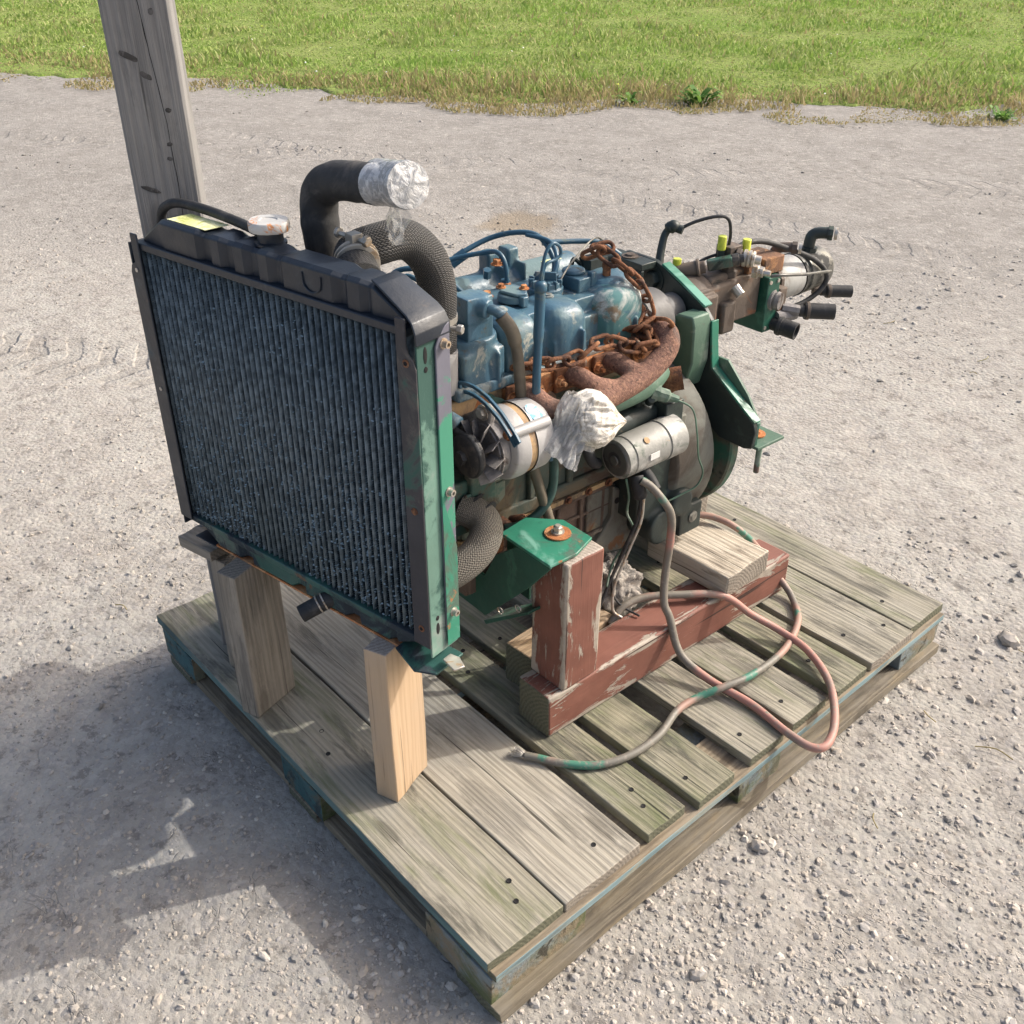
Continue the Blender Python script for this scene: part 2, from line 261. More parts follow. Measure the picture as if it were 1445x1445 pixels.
def ground_mat():
    s = NT('gravel'); v = s.coord(rnd=False); big = s.noise(v, .55, 5, .6); mid = s.noise(v, 4.5, 6, .65); fine = s.noise(v, 60, 7, .75); grit = s.noise(v, 260, 5, .8)
    col = s.mix(s.ramp(big, .35, .65), (.368, .352, .318), (.420, .403, .365))
    col = s.mix(s.ramp(mid, .38, .62, 0, .6), col, (.30, .275, .245)); col = s.mix(s.ramp(s.noise(v, 17, 6, .7), .46, .66, 0, .5), col, (.255, .235, .21))
    vo = s.n('ShaderNodeTexVoronoi'); s.l(v, vo.inputs['Vector']); vo.inputs['Scale'].default_value = 85; vo.inputs['Randomness'].default_value = 1
    cl = s.n('ShaderNodeSeparateColor'); s.l(vo.outputs['Color'], cl.inputs[0])
    st = s.ramp(cl.outputs[0], .45, .95, 0, .5); col = s.mix(st, col, s.mix(cl.outputs[1], (.26, .255, .255), (.50, .46, .42)))
    col = s.mix(s.ramp(fine, .52, .75, 0, .45), col, (.22, .20, .18)); col = s.mix(s.ramp(grit, .50, .8, 0, .4), col, (.58, .54, .49))
    # trampled crumbs: short broken cracks
    rd_ = s.math('ABSOLUTE', s.math('SUBTRACT', s.noise(s.coord((1, 1.5, 1), rnd=False), 7, 4, .55, .8), .5)); ck = s.math('MULTIPLY', s.ramp(rd_, .0, .011, 1, 0), s.ramp(s.noise(v, 9, 3), .52, .60))
    col = s.mix(s.math('MULTIPLY', ck, .22), col, (.19, .17, .15))
    # tyre treads pressed across the yard
    tk = None
    for nx_, ny_, c0, wd_ in ((-.6, .8, 1.42, .17), (-.6, .8, 4.35, .2), (-.25, .97, 3.6, .15)):
        d_ = s.n('ShaderNodeVectorMath', operation='DOT_PRODUCT'); d_.inputs[1].default_value = (nx_, ny_, 0); s.l(v, d_.inputs[0]); e_ = s.n('ShaderNodeVectorMath', operation='DOT_PRODUCT'); e_.inputs[1].default_value = (ny_, -nx_, 0); s.l(v, e_.inputs[0])
        cc = s.math('ABSOLUTE', s.math('SUBTRACT', s.math('ADD', d_.outputs['Value'], s.math('MULTIPLY', s.math('SUBTRACT', big, .5), .5)), c0)); mk = s.math('MULTIPLY', s.ramp(cc, wd_*.8, wd_, 1, 0), s.ramp(s.noise(v, 1.1, 4, .6), .44, .58))
        tr_ = s.math('MULTIPLY', mk, s.ramp(s.math('SINE', s.math('ADD', s.math('MULTIPLY', e_.outputs['Value'], 48), s.math('ADD', s.math('MULTIPLY', cc, 26), s.math('MULTIPLY', mid, 5)))), -.1, .5)); tk = tr_ if tk is None else s.math('MAXIMUM', tk, tr_)
    col = s.mix(s.math('MULTIPLY', tk, .28), col, (.22, .20, .175))
    # the driving lane along the lawn is worn, greyer and more compact
    dt = s.n('ShaderNodeVectorMath', operation='DOT_PRODUCT'); dt.inputs[1].default_value = (-.58, .815, 0); s.l(v, dt.inputs[0])
    lane = s.ramp(s.math('ADD', dt.outputs['Value'], s.math('MULTIPLY', s.math('SUBTRACT', big, .5), 2.2)), 1.6, 3.4, 0, .8); col = s.mix(lane, col, s.mix(s.ramp(mid, .35, .65), (.215, .202, .187), (.300, .285, .265))); fl = s.noise(v, 24, 5, .75); col = s.mix(s.ramp(fl, .55, .63, 0, .55), col, (.47, .44, .40)); col = s.mix(s.ramp(fl, .45, .37, 0, .6), col, (.16, .145, .13))
    # a damp sunken patch
    sep = s.n('ShaderNodeVectorMath', operation='DISTANCE'); sep.inputs[1].default_value = (-1.87, 2.66, 0); s.l(v, sep.inputs[0])
    dp = s.ramp(s.math('ADD', sep.outputs['Value'], s.math('MULTIPLY', mid, .35)), .28, .42, .75, 0); col = s.mix(dp, col, (.25, .205, .15))
    h = s.math('ADD', s.math('MULTIPLY', fine, 1.), s.math('MULTIPLY', s.math('SUBTRACT', .5, vo.outputs['Distance']), .7)); h = s.math('ADD', h, s.math('MULTIPLY', grit, .4)); h = s.math('SUBTRACT', h, s.math('MULTIPLY', s.math('ADD', tk, s.math('MULTIPLY', ck, .35)), 1.7))
    s.fin(col, .95, 0, s.bump(h, .7, .006), Specular_IOR_Level=.15)
    s = NT('pebble'); g = s.n('ShaderNodeNewGeometry'); v = s.coord(rnd=False); r = s.n('ShaderNodeValToRGB'); s.l(g.outputs['Random Per Island'], r.inputs[0])
    cr = r.color_ramp; cr.elements[0].color = (.24, .235, .225, 1); cr.elements[1].color = (.54, .51, .455, 1)
    for p_, c_ in ((.2, (.38, .345, .30)), (.45, (.42, .375, .32)), (.65, (.33, .32, .31)), (.85, (.47, .42, .37))):
        e_ = cr.elements.new(p_); e_.color = (*c_, 1)
    col = s.mix(s.ramp(s.noise(v, 150, 5), .4, .7, 0, .35), r.outputs[0], (.35, .31, .27)); s.fin(col, .85, 0, s.bump(s.noise(v, 200, 5), .3, .002), Specular_IOR_Level=.25)
    s = NT('lawn_soil'); v = s.coord(rnd=False); col = s.mix(s.ramp(s.noise(v, .9, 6, .65), .35, .65), (.19, .28, .06), (.27, .33, .10)); col = s.mix(s.ramp(s.noise(v, 30, 6), .45, .7), col, (.17, .17, .08))
    s.fin(col, .95, 0, s.bump(s.noise(v, 50, 6), .8, .03), Specular_IOR_Level=.1)
    def blade(name, cols):
        s = NT(name); g = s.n('ShaderNodeNewGeometry'); r = s.n('ShaderNodeValToRGB'); s.l(g.outputs['Random Per Island'], r.inputs[0]); cr = r.color_ramp
        cr.elements[0].color = (*cols[0], 1); cr.elements[1].color = (*cols[-1], 1)
        for i, c in enumerate(cols[1:-1]): e = cr.elements.new((i+1)/(len(cols)-1)); e.color = (*c, 1)
        v = s.coord(rnd=False); col = s.mix(s.ramp(s.noise(v, .7, 5, .6), .42, .62, 0, .45), r.outputs[0], (.26, .44, .08)); col = s.mix(s.ramp(s.noise(v, 2.6, 4, .6), .50, .66, 0, .45), col, (.36, .35, .16))
        if 'dry' in name: col = r.outputs[0]
        tr = s.n('ShaderNodeBsdfTranslucent'); s.l(col, tr.inputs[0]); mx = s.n('ShaderNodeMixShader'); mx.inputs[0].default_value = .35
        s.fin(col, .6, 0, Specular_IOR_Level=.2); s.l(s.b.outputs[0], mx.inputs[1]); s.l(tr.outputs[0], mx.inputs[2]); s.l(mx.outputs[0], s.out.inputs[0])
    blade('grass_green', [(.17, .27, .06), (.27, .37, .09), (.35, .43, .13), (.47, .47, .23), (.23, .34, .07)])
    blade('grass_dry', [(.36, .29, .15), (.46, .38, .21), (.30, .27, .12), (.40, .32, .17), (.24, .28, .09)])
    blade('weed_leaf', [(.07, .17, .03), (.12, .25, .05), (.18, .32, .07)])
ground_mat()

# ------------------------------------------------------------------ mesh helpers
def tag(o, label=None, cat=None, group=None, kind=None):
    for k, v in (('label', label), ('category', cat), ('group', group), ('kind', kind)):
        if v: o[k] = v
    return o
def empty(name, loc, rz, label, cat, group=None):
    o = bpy.data.objects.new(name, None); o.empty_display_size = .05; COL.objects.link(o); o.location = loc; o.rotation_euler = (0, 0, rz)
    return tag(o, label, cat, group)

def frame_from(axis):
    a = Vector(axis).normalized(); t = Vector((0, 0, 1)) if abs(a.z) < .9 else Vector((1, 0, 0))
    u = a.cross(t).normalized(); return a, u, a.cross(u)

class MB:
    def pieces(s):
        """split into separate pieces (touching shells stay together)"""
        par = list(range(len(s.v)))
        def fd(a):
            while par[a] != a: par[a] = par[par[a]]; a = par[a]
            return a
        for f in s.f:
            for q in f[1:]: par[fd(q)] = fd(f[0])
        gr = {}
        for i in range(len(s.v)): gr.setdefault(fd(i), []).append(i)
        bb = [[set(g), [min(s.v[i][k] for i in g)-.0012 for k in range(3)], [max(s.v[i][k] for i in g)+.0012 for k in range(3)]] for g in gr.values()]
        ch = True
        while ch:
            ch = False
            for i in range(len(bb)):
                for j in range(i+1, len(bb)):
                    if all(bb[i][1][k] < bb[j][2][k] and bb[j][1][k] < bb[i][2][k] for k in range(3)):
                        bb[i] = [bb[i][0] | bb[j][0], [min(a, b) for a, b in zip(bb[i][1], bb[j][1])], [max(a, b) for a, b in zip(bb[i][2], bb[j][2])]]; bb.pop(j); ch = True; break
                if ch: break
        out = []
        for g, _, _ in bb:
            m_ = MB(); mp = {q: k for k, q in enumerate(sorted(g))}; m_.v = [s.v[q] for q in sorted(g)]
            for f in s.f:
                if f[0] in g: m_.face([mp[q] for q in f])
            out.append(m_)
        return out
    def builds(s, name, mats, parent=None, **kw):
        for p_ in s.pieces(): o = p_.build(name, mats, parent, **kw)
        return o
    def __init__(s): s.v = []; s.f = []; s.uv = {}; s.mi = []; s.cur = 0
    def face(s, idx, uv=None):
        if uv: s.uv[len(s.f)] = uv
        s.f.append(tuple(idx)); s.mi.append(s.cur)
    def box(s, x0, x1, y0, y1, z0, z1, M=None):
        b = len(s.v); P = [(x0, y0, z0), (x1, y0, z0), (x1, y1, z0), (x0, y1, z0), (x0, y0, z1), (x1, y0, z1), (x1, y1, z1), (x0, y1, z1)]
        s.v += [tuple(M @ Vector(p)) if M else p for p in P]
        for f in ((3, 2, 1, 0), (4, 5, 6, 7), (0, 1, 5, 4), (1, 2, 6, 5), (2, 3, 7, 6), (3, 0, 4, 7)): s.face([b+i for i in f])
        return s
    def obox(s, c, size, axis=(0, 1, 0), roll=0):      # oriented box, long axis = y of size
        a, u, w_ = frame_from(axis); R = Matrix((u, a, w_)).transposed().to_4x4(); R.translation = Vector(c)
        R = R @ Matrix.Rotation(roll, 4, 'Y'); h = [q/2 for q in size]
        return s.box(-h[0], h[0], -h[1], h[1], -h[2], h[2], R)
    def lathe(s, o, axis, prof, seg=24, caps=True):
        """prof: list of (distance along axis, radius)"""
        a, u, w_ = frame_from(axis); o = Vector(o); b = len(s.v)
        for d, r in prof:
            for k in range(seg):
                t = 2*math.pi*k/seg; s.v.append(tuple(o+a*d+u*(r*math.cos(t))+w_*(r*math.sin(t))))
        for i in range(len(prof)-1):
            for k in range(seg):
                k2 = (k+1) % seg; s.face((b+i*seg+k, b+i*seg+k2, b+(i+1)*seg+k2, b+(i+1)*seg+k),
                    [(k/seg, prof[i][0]), ((k+1)/seg, prof[i][0]), ((k+1)/seg, prof[i+1][0]), (k/seg, prof[i+1][0])])
        if caps:
            s.face([b+k for k in reversed(range(seg))]); s.face([b+(len(prof)-1)*seg+k for k in range(seg)])
        return s
    def cyl(s, p0, p1, r, r1=None, seg=20):
        p0 = Vector(p0); p1 = Vector(p1); L = (p1-p0).length
        return s.lathe(p0, p1-p0, [(0, r), (L, r if r1 is None else r1)], seg)
    def hexnut(s, p0, axis, r, h, seg=6):
        s.lathe(p0, axis, [(0, r), (h*.85, r), (h, r*.86)], seg); return s
    def bolt(s, p, axis, r=.007, h=.006, washer=True):
        a = Vector(axis).normalized(); p = Vector(p)
        if washer: s.lathe(p, a, [(0, r*1.5), (.0015, r*1.5)], 16)
        s.lathe(p+a*.0015, a, [(0, r), (h*.85, r), (h, r*.86)], 6); return s
    def tube(s, pts, r, seg=12, sub=6, closed=False, raw=False, caps=True, wob=0.):
        P = [Vector(p) for p in pts]; Q = []
        if raw: Q = P
        else:
            n = len(P)
            for i in range(n if closed else n-1):
                if closed: a, b_, c, d = P[(i-1) % n], P[i], P[(i+1) % n], P[(i+2) % n]
                else: a, b_, c, d = P[max(i-1, 0)], P[i], P[i+1], P[min(i+2, n-1)]
                for k in range(sub):
                    t = k/sub; Q.append(.5*((2*b_)+(c-a)*t+(2*a-5*b_+4*c-d)*t*t+(3*b_-a-3*c+d)*t**3))
            if not closed: Q.append(P[-1])
        n = len(Q); base = len(s.v); L = 0; U = None; Ls = []
        for i, q in enumerate(Q):
            if closed: T = (Q[(i+1) % n]-Q[i-1]).normalized()
            else: T = (Q[min(i+1, n-1)]-Q[max(i-1, 0)]).normalized()
            if U is None: _, U, _w = frame_from(T)
            U = (U-T*U.dot(T)).normalized(); W = T.cross(U); rr = r[0]+(r[1]-r[0])*i/(n-1) if isinstance(r, tuple) else r
            if callable(r): rr = r(i/(n-1))
            if i: L += (q-Q[i-1]).length
            Ls.append(L)
            if wob: rr *= 1+wob*(mnoise.noise(q*60)); q = q+Vector((mnoise.noise(q*23), mnoise.noise(q*23+Vector((5, 5, 5))), 0))*wob*rr
            for k in range(seg):
                t = 2*math.pi*k/seg; s.v.append(tuple(q+U*(rr*math.cos(t))+W*(rr*math.sin(t))))
        m_ = n if closed else n-1
        for i in range(m_):
            j = (i+1) % n
            for k in range(seg):
                k2 = (k+1) % seg; s.face((base+i*seg+k, base+i*seg+k2, base+j*seg+k2, base+j*seg+k), [(k/seg, Ls[i]), ((k+1)/seg, Ls[i]), ((k+1)/seg, Ls[j]), (k/seg, Ls[j])])
        if not closed and caps:
            s.face([base+k for k in reversed(range(seg))]); s.face([base+(n-1)*seg+k for k in range(seg)])
        return s
    def prism(s, poly, o, u, v_, d):
        """polygon (a,b) -> o+u*a+v*b, extruded by vector d"""
        o, u, v_, d = map(Vector, (o, u, v_, d)); b = len(s.v); n = len(poly)
        s.v += [tuple(o+u*a+v_*c) for a, c in poly]+[tuple(o+u*a+v_*c+d) for a, c in poly]
        fl = u.cross(v_).dot(d) > 0
        A = list(range(b, b+n)); B_ = list(range(b+n, b+2*n))
        s.face(A[::-1] if fl else A); s.face(B_ if fl else B_[::-1])
        for i in range(n):
            j = (i+1) % n; q = (A[i], A[j], B_[j], B_[i]); s.face(q if fl else q[::-1])
        return s
    def blob(s, c, rx_, ry_, rz_, seg=20, rings=12, fn=None, R=None):
        b = len(s.v); c = Vector(c)
        for i in range(rings+1):
            ph = math.pi*i/rings
            for k in range(seg):
                t = 2*math.pi*k/seg; d = Vector((math.sin(ph)*math.cos(t), math.sin(ph)*math.sin(t), math.cos(ph))); q = fn(d) if fn else 1
                p_ = Vector((d.x*rx_*q, d.y*ry_*q, d.z*rz_*q)); s.v.append(tuple(c+(R @ p_ if R else p_)))
        for i in range(rings):
            for k in range(seg):
                k2 = (k+1) % seg; s.face((b+i*seg+k, b+(i+1)*seg+k, b+(i+1)*seg+k2, b+i*seg+k2))
        return s
    def build(s, name, mats, parent=None, bevel=0., remesh=0., smooth=35, dz=0., subd=0, sm=0):
        me = bpy.data.meshes.new(name); v = s.v
        if parent is not None and dz == 0: dz = ROOTZ.get(root_of(parent), 0)
        if dz: v = [(x, y, z-dz) for x, y, z in v]
        me.from_pydata(v, [], s.f)
        if not isinstance(mats, (list, tuple)): mats = [mats]
        for m_ in mats: me.materials.append(MATS[m_])
        if len(mats) > 1: me.polygons.foreach_set('material_index', s.mi)
        if s.uv:
            ul = me.uv_layers.new(name='uv')
            for fi, uvs in s.uv.items():
                ls = me.polygons[fi].loop_start
                for k, q in enumerate(uvs): ul.data[ls+k].uv = q
        me.validate(clean_customdata=False); me.update()
        for p_ in me.polygons: p_.use_smooth = True
        if smooth < 180: me.set_sharp_from_angle(angle=rad(smooth))
        o = bpy.data.objects.new(name, me); COL.objects.link(o)
        if parent is not None: o.parent = parent
        if bevel:
            b = o.modifiers.new('bevel', 'BEVEL'); b.width = bevel; b.segments = 2; b.limit_method = 'ANGLE'; b.angle_limit = rad(38); b.harden_normals = False
        if remesh:
            r_ = o.modifiers.new('remesh', 'REMESH'); r_.mode = 'VOXEL'; r_.voxel_size = remesh; r_.use_smooth_shade = True
            c_ = o.modifiers.new('smooth', 'SMOOTH'); c_.factor = .6; c_.iterations = sm or 4
        return o
ROOTZ = {}
def root_of(o):
    while o.parent: o = o.parent
    return o.name

def plank(name, parent, c, size, rz, mat, endmat=None, side=None, jit=.0012, axis='x', bevel=.0015, segs=10, tilt=(0, 0)):
    """sawn board; local X is the grain. c = centre, size = (length, width, thickness)"""
    L, W, T = size; mb = MB(); rnd = random.Random(int(c[0]*7919)+int(c[1]*104729)+int(c[2]*1299709))
    nx, ny = segs, 4; idx = {}
    off = Vector((rnd.random()*50, rnd.random()*50, 0))
    def vert(i, j, k):
        if (i, j, k) not in idx:
            x = -L/2+L*i/nx; y = -W/2+W*j/ny; z = (-T/2, T/2)[k]
            n_ = mnoise.noise(Vector((x*7, y*20, z*20))+off); n2 = mnoise.noise(Vector((x*9, y*9+7, z*3))+off)
            z += jit*n_; y += jit*n2*(1 if j in (0, ny) else .4)
            if i in (0, nx): x += jit*1.6*mnoise.noise(Vector((y*60, z*40, i))+off)
            idx[(i, j, k)] = len(mb.v); mb.v.append((x, y, z))
        return idx[(i, j, k)]
    for i in range(nx):
        for j in range(ny):
            mb.cur = 0; mb.face((vert(i, j, 1), vert(i+1, j, 1), vert(i+1, j+1, 1), vert(i, j+1, 1))); mb.face((vert(i, j+1, 0), vert(i+1, j+1, 0), vert(i+1, j, 0), vert(i, j, 0)))
        mb.cur = 2 if side else 0; mb.face((vert(i, 0, 0), vert(i+1, 0, 0), vert(i+1, 0, 1), vert(i, 0, 1))); mb.cur = 0
        mb.face((vert(i+1, ny, 0), vert(i, ny, 0), vert(i, ny, 1), vert(i+1, ny, 1)))
    mb.cur = 1
    for j in range(ny):
        mb.face((vert(0, j+1, 0), vert(0, j, 0), vert(0, j, 1), vert(0, j+1, 1))); mb.face((vert(nx, j, 0), vert(nx, j+1, 0), vert(nx, j+1, 1), vert(nx, j, 1)))
    mats = [mat, endmat or 'end_grey']+([side] if side else [])
    o = mb.build(name, mats, None, bevel=bevel, smooth=50, dz=0)
    if parent is not None: o.parent = parent
    o.location = c
    if axis == 'z': o.rotation_euler = Matrix.Rotation(rz, 3, 'Z').to_4x4() @ Matrix.Rotation(rad(-90), 4, 'Y') and (Matrix.Rotation(rz, 4, 'Z') @ Matrix.Rotation(rad(-90), 4, 'Y')).to_euler()
    else: o.rotation_euler = (tilt[0], tilt[1], rz)
    return o

# ------------------------------------------------------------------ terrain
def vnoise(x, y, seed=0):
    xi = np.floor(x).astype(np.int64); yi = np.floor(y).astype(np.int64); xf = x-xi; yf = y-yi
    def h(a, b):
        n = (a*374761393+b*668265263+seed*1442695041) & 0x7fffffff; n = ((n ^ (n >> 13))*1274126177) & 0x7fffffff
        return ((n ^ (n >> 16)) & 0xffff)/65535.*2-1
    sx = xf*xf*(3-2*xf); sy = yf*yf*(3-2*yf)
    return (h(xi, yi)*(1-sx)+h(xi+1, yi)*sx)*(1-sy)+(h(xi, yi+1)*(1-sx)+h(xi+1, yi+1)*sx)*sy
def fbm(x, y, f, oct=4, seed=0):
    r = 0; a = 1; t = 0
    for i in range(oct): r = r+a*vnoise(x*f, y*f, seed+i); t += a; a *= .5; f *= 2.03
    return r/t
def edge_dist(x, y):
    """signed distance past the lawn edge (positive on the grass)"""
    ux, uy = .815, .58; px = x+8.1; py = y-2.3; t = px*ux+py*uy; d = -px*uy+py*ux
    return d+.43*np.sin(np.clip(t/8.1, -1, 2)*np.pi)+.16*fbm(x, y, .9, 4, 5)+.0*t
def pal_dist(x, y): return np.maximum(np.maximum(-x, x-1.02), np.maximum(-y, y-1.215))
def gz(x, y):
    near = np.clip(pal_dist(x, y)/.12, 0, 1)
    rr_ = np.hypot(x-.8, y-.6); fd = 1/(1+(rr_/2.2)**2)
    z = .012*fbm(x, y, .8, 3, 1)+.008*fd*fbm(x, y, 5, 4, 2)+.0042*fd*fbm(x, y, 26, 3, 3)*(.6+.8*np.clip(fbm(x, y, 1.7, 2, 9)+.3, 0, 1))
    # tyre tread prints running across, right of the pallet
    s_ = (x*.80+y*.60); c_ = (-x*.60+y*.80)+.15*np.sin(s_*.8)
    for cc, wd in ():
        m_ = np.exp(-((c_-cc)/wd)**4)*np.clip(.4+fbm(x, y, .7, 2, 11), 0, 1); z = z+m_*(-.012+.011*np.sign(np.sin(s_*42+np.abs(c_-cc)*24))*.6)
        z = z+.010*np.exp(-((np.abs(c_-cc)-wd*1.25)/.06)**2)
    p_ = np.exp(-(((x+1.87)/.35)**2+((y-2.66)/.28)**2)); z = z-.02*p_
    return z*(.25+.75*near)-.004*(1-near)-.003
def grid_axis(n, a, b, c):
    s = np.linspace(-1, 1, n); return c+a*np.sinh(b*s)
def np_mesh(name, V, F, mat, kind=None, nv=3):
    me = bpy.data.meshes.new(name); me.vertices.add(len(V)); me.vertices.foreach_set('co', np.ascontiguousarray(V, dtype=np.float32).ravel())
    me.loops.add(F.size); me.loops.foreach_set('vertex_index', np.ascontiguousarray(F, dtype=np.int32).ravel())
    me.polygons.add(len(F)); me.polygons.foreach_set('loop_start', np.arange(0, F.size, F.shape[1], dtype=np.int32)); me.polygons.foreach_set('loop_total', np.full(len(F), F.shape[1], dtype=np.int32))
    me.materials.append(MATS[mat]); me.update(calc_edges=True); me.shade_flat()
    o = bpy.data.objects.new(name, me); COL.objects.link(o)
    if kind: o['kind'] = kind
    return o
def grid(xs, ys, zf):
    X, Y = np.meshgrid(xs, ys); Z = zf(X, Y); nx, ny = len(xs), len(ys)
    V = np.stack([X.ravel(), Y.ravel(), Z.ravel()], 1); i = np.arange(nx-1); j = np.arange(ny-1); I, J = np.meshgrid(i, j); a = (J*nx+I).ravel()
    return V, np.stack([a, a+1, a+1+nx, a+nx], 1)
V, F = grid(grid_axis(600, .42, 6.4, .8), grid_axis(600, .42, 6.4, .6), gz)
g = np_mesh('ground', V, F, 'gravel', 'structure'); g.data.shade_smooth()
# lawn sheet past the ragged edge
tt = np.concatenate([np.linspace(-40, -3, 60), np.linspace(-2.9, 14, 900), np.linspace(14.2, 60, 80)]); ww = np.concatenate([[0], np.cumsum(np.linspace(.05, 2.2, 70))])
T, W = np.meshgrid(tt, ww); bx = -8.1+T*.815; by = 2.3+T*.58
off = -(.43*np.sin(np.clip(T/8.1, -1, 2)*np.pi))+.16+.62*fbm(bx, by, .9, 4, 6)+.22*fbm(bx, by, 4, 3, 16)
LX = bx-.58*(W+off); LY = by+.815*(W+off); LZ = gz(LX, LY)+np.where(W > .01, .012, -.03)+.035*np.clip(W/3, 0, 1)
Vl = np.stack([LX.ravel(), LY.ravel(), LZ.ravel()], 1); n_t = len(tt); I, J = np.meshgrid(np.arange(n_t-1), np.arange(len(ww)-1)); a = (J*n_t+I).ravel()
np_mesh('lawn', Vl, np.stack([a, a+1, a+1+n_t, a+n_t], 1), 'lawn_soil', 'structure').data.shade_smooth()

CX, CY = 1.654, -.521
def polar(n, r0, r1, az0, az1, pw=1.):
    u = np.random.rand(n); r = r0*(r1/r0)**(u**pw); a = np.radians(az0+(az1-az0)*np.random.rand(n))
    return CX+r*np.sin(a), CY+r*np.cos(a), r
# grass: az of view centre is -48 deg, spread wide for side cameras
def grass(n, mat, name, hmin, hmax, cond, wid=1., kind='stuff'):
    x, y, r = polar(n, 5.5, 24, -98, 8, 1.0); d = edge_dist(x, y); k = cond(x, y, d); x, y, r, d = x[k], y[k], r[k], d[k]; n = len(x)
    clump = np.clip(.75+1.5*fbm(x, y, 1.9, 4, 21), .2, 2.2)
    h = (hmin+(hmax-hmin)*np.random.rand(n)**2)*clump*np.clip(.45+d*1.2, .35, 1); wd = (.0022+.00055*r)*wid*(.6+.8*np.random.rand(n))
    a = np.random.rand(n)*6.283; lean = h*(.2+.8*np.random.rand(n)); la = np.random.rand(n)*6.283
    z = gz(x, y)+.008+.05*np.clip(d/3, 0, 1); px, py = np.cos(a)*wd, np.sin(a)*wd; tx, ty = np.cos(la)*lean, np.sin(la)*lean
    V = np.empty((n, 5, 3)); V[:, 0] = np.stack([x-px, y-py, z], 1); V[:, 1] = np.stack([x+px, y+py, z], 1)
    V[:, 2] = np.stack([x+px*.8+tx*.4, y+py*.8+ty*.4, z+h*.6], 1); V[:, 3] = np.stack([x-px*.8+tx*.4, y-py*.8+ty*.4, z+h*.6], 1); V[:, 4] = np.stack([x+tx, y+ty, z+h], 1)
    b = np.arange(n)[:, None]*5
    F = np.concatenate([b+np.array([[0, 1, 2]]), b+np.array([[0, 2, 3]]), b+np.array([[3, 2, 4]])])
    o = np_mesh(name, V.reshape(-1, 3), F, mat, kind); return o
grass(330000, 'grass_green', 'lawn_grass', .012, .055, lambda x, y, d: (d > -.30) & (np.random.rand(len(x)) < np.clip(.35+d*1.0, 0, 1)) & (fbm(x, y, 1.3, 4, 77)*1.6+d*1.6 > .12))
grass(420000, 'grass_dry', 'dry_edge_grass', .02, .095, lambda x, y, d: (d > -.45) & (np.random.rand(len(x)) < np.clip(.9-d*.8, .025, 1)) & (fbm(x, y, 1.6, 4, 31)*1.5+d*1.0 > -.05), .9)
# little flowers in the lawn
def dots(n, name, mat, rr):
    x, y, r = polar(n, 6, 15, -90, 0); d = edge_dist(x, y); k = (d > .5) & (fbm(x, y, .8, 2, 41) > .05); x, y = x[k], y[k]; mb = MB()
    for a_, b_ in zip(x, y): mb.lathe((a_, b_, .04+.03*random.random()), (random.uniform(-.4, .4), random.uniform(-.4, .4), 1), [(0, rr), (.004, rr*.6)], 5)
    o = mb.build(name, mat); o['kind'] = 'stuff'
dots(260, 'clover_flowers', 'label_white', .010); dots(40, 'dandelion_flowers', 'yellow_cap', .014)

# weeds at the verge: each a rosette of leaves
def weed(name, x, y, n, L, label):
    root = empty(name, (x, y, float(gz(np.array([x]), np.array([y]))[0])), 0, label, 'weed', 'weeds on the gravel verge'); mb = MB()
    for i in range(n):
        a = random.random()*6.28; l = L*random.uniform(.5, 1); w_ = l*random.uniform(.10, .16); up_ = random.uniform(.25, .9); ox, oy = random.uniform(-.3, .3)*L, random.uniform(-.3, .3)*L
        pts = []
        for k, (t, ws) in enumerate(((0, .3), (.35, 1), (.7, .9), (1, .1))):
            cx_, cy_, cz_ = ox+math.cos(a)*l*t, oy+math.sin(a)*l*t, l*up_*math.sin(t*2.2); pts.append(((cx_-math.sin(a)*w_*ws, cy_+math.cos(a)*w_*ws, cz_), (cx_+math.sin(a)*w_*ws, cy_-math.cos(a)*w_*ws, cz_)))
        b = len(mb.v)
        for p_ in pts: mb.v += list(p_)
        for k in range(3): mb.face((b+2*k, b+2*k+1, b+2*k+3, b+2*k+2))
    mb.build('leaf_rosette', 'weed_leaf', root, dz=1e-9)
weed('weed', -3.22, 5.60, 44, .17, 'leafy green weed on the gravel, right of the two beside the lawn edge')
weed('weed', -3.55, 5.25, 34, .12, 'smaller leafy weed on the gravel, left of the two beside the lawn edge')
weed('weed', -1.52, 6.75, 40, .11, 'dark weedy clump at the lawn edge near the right side')

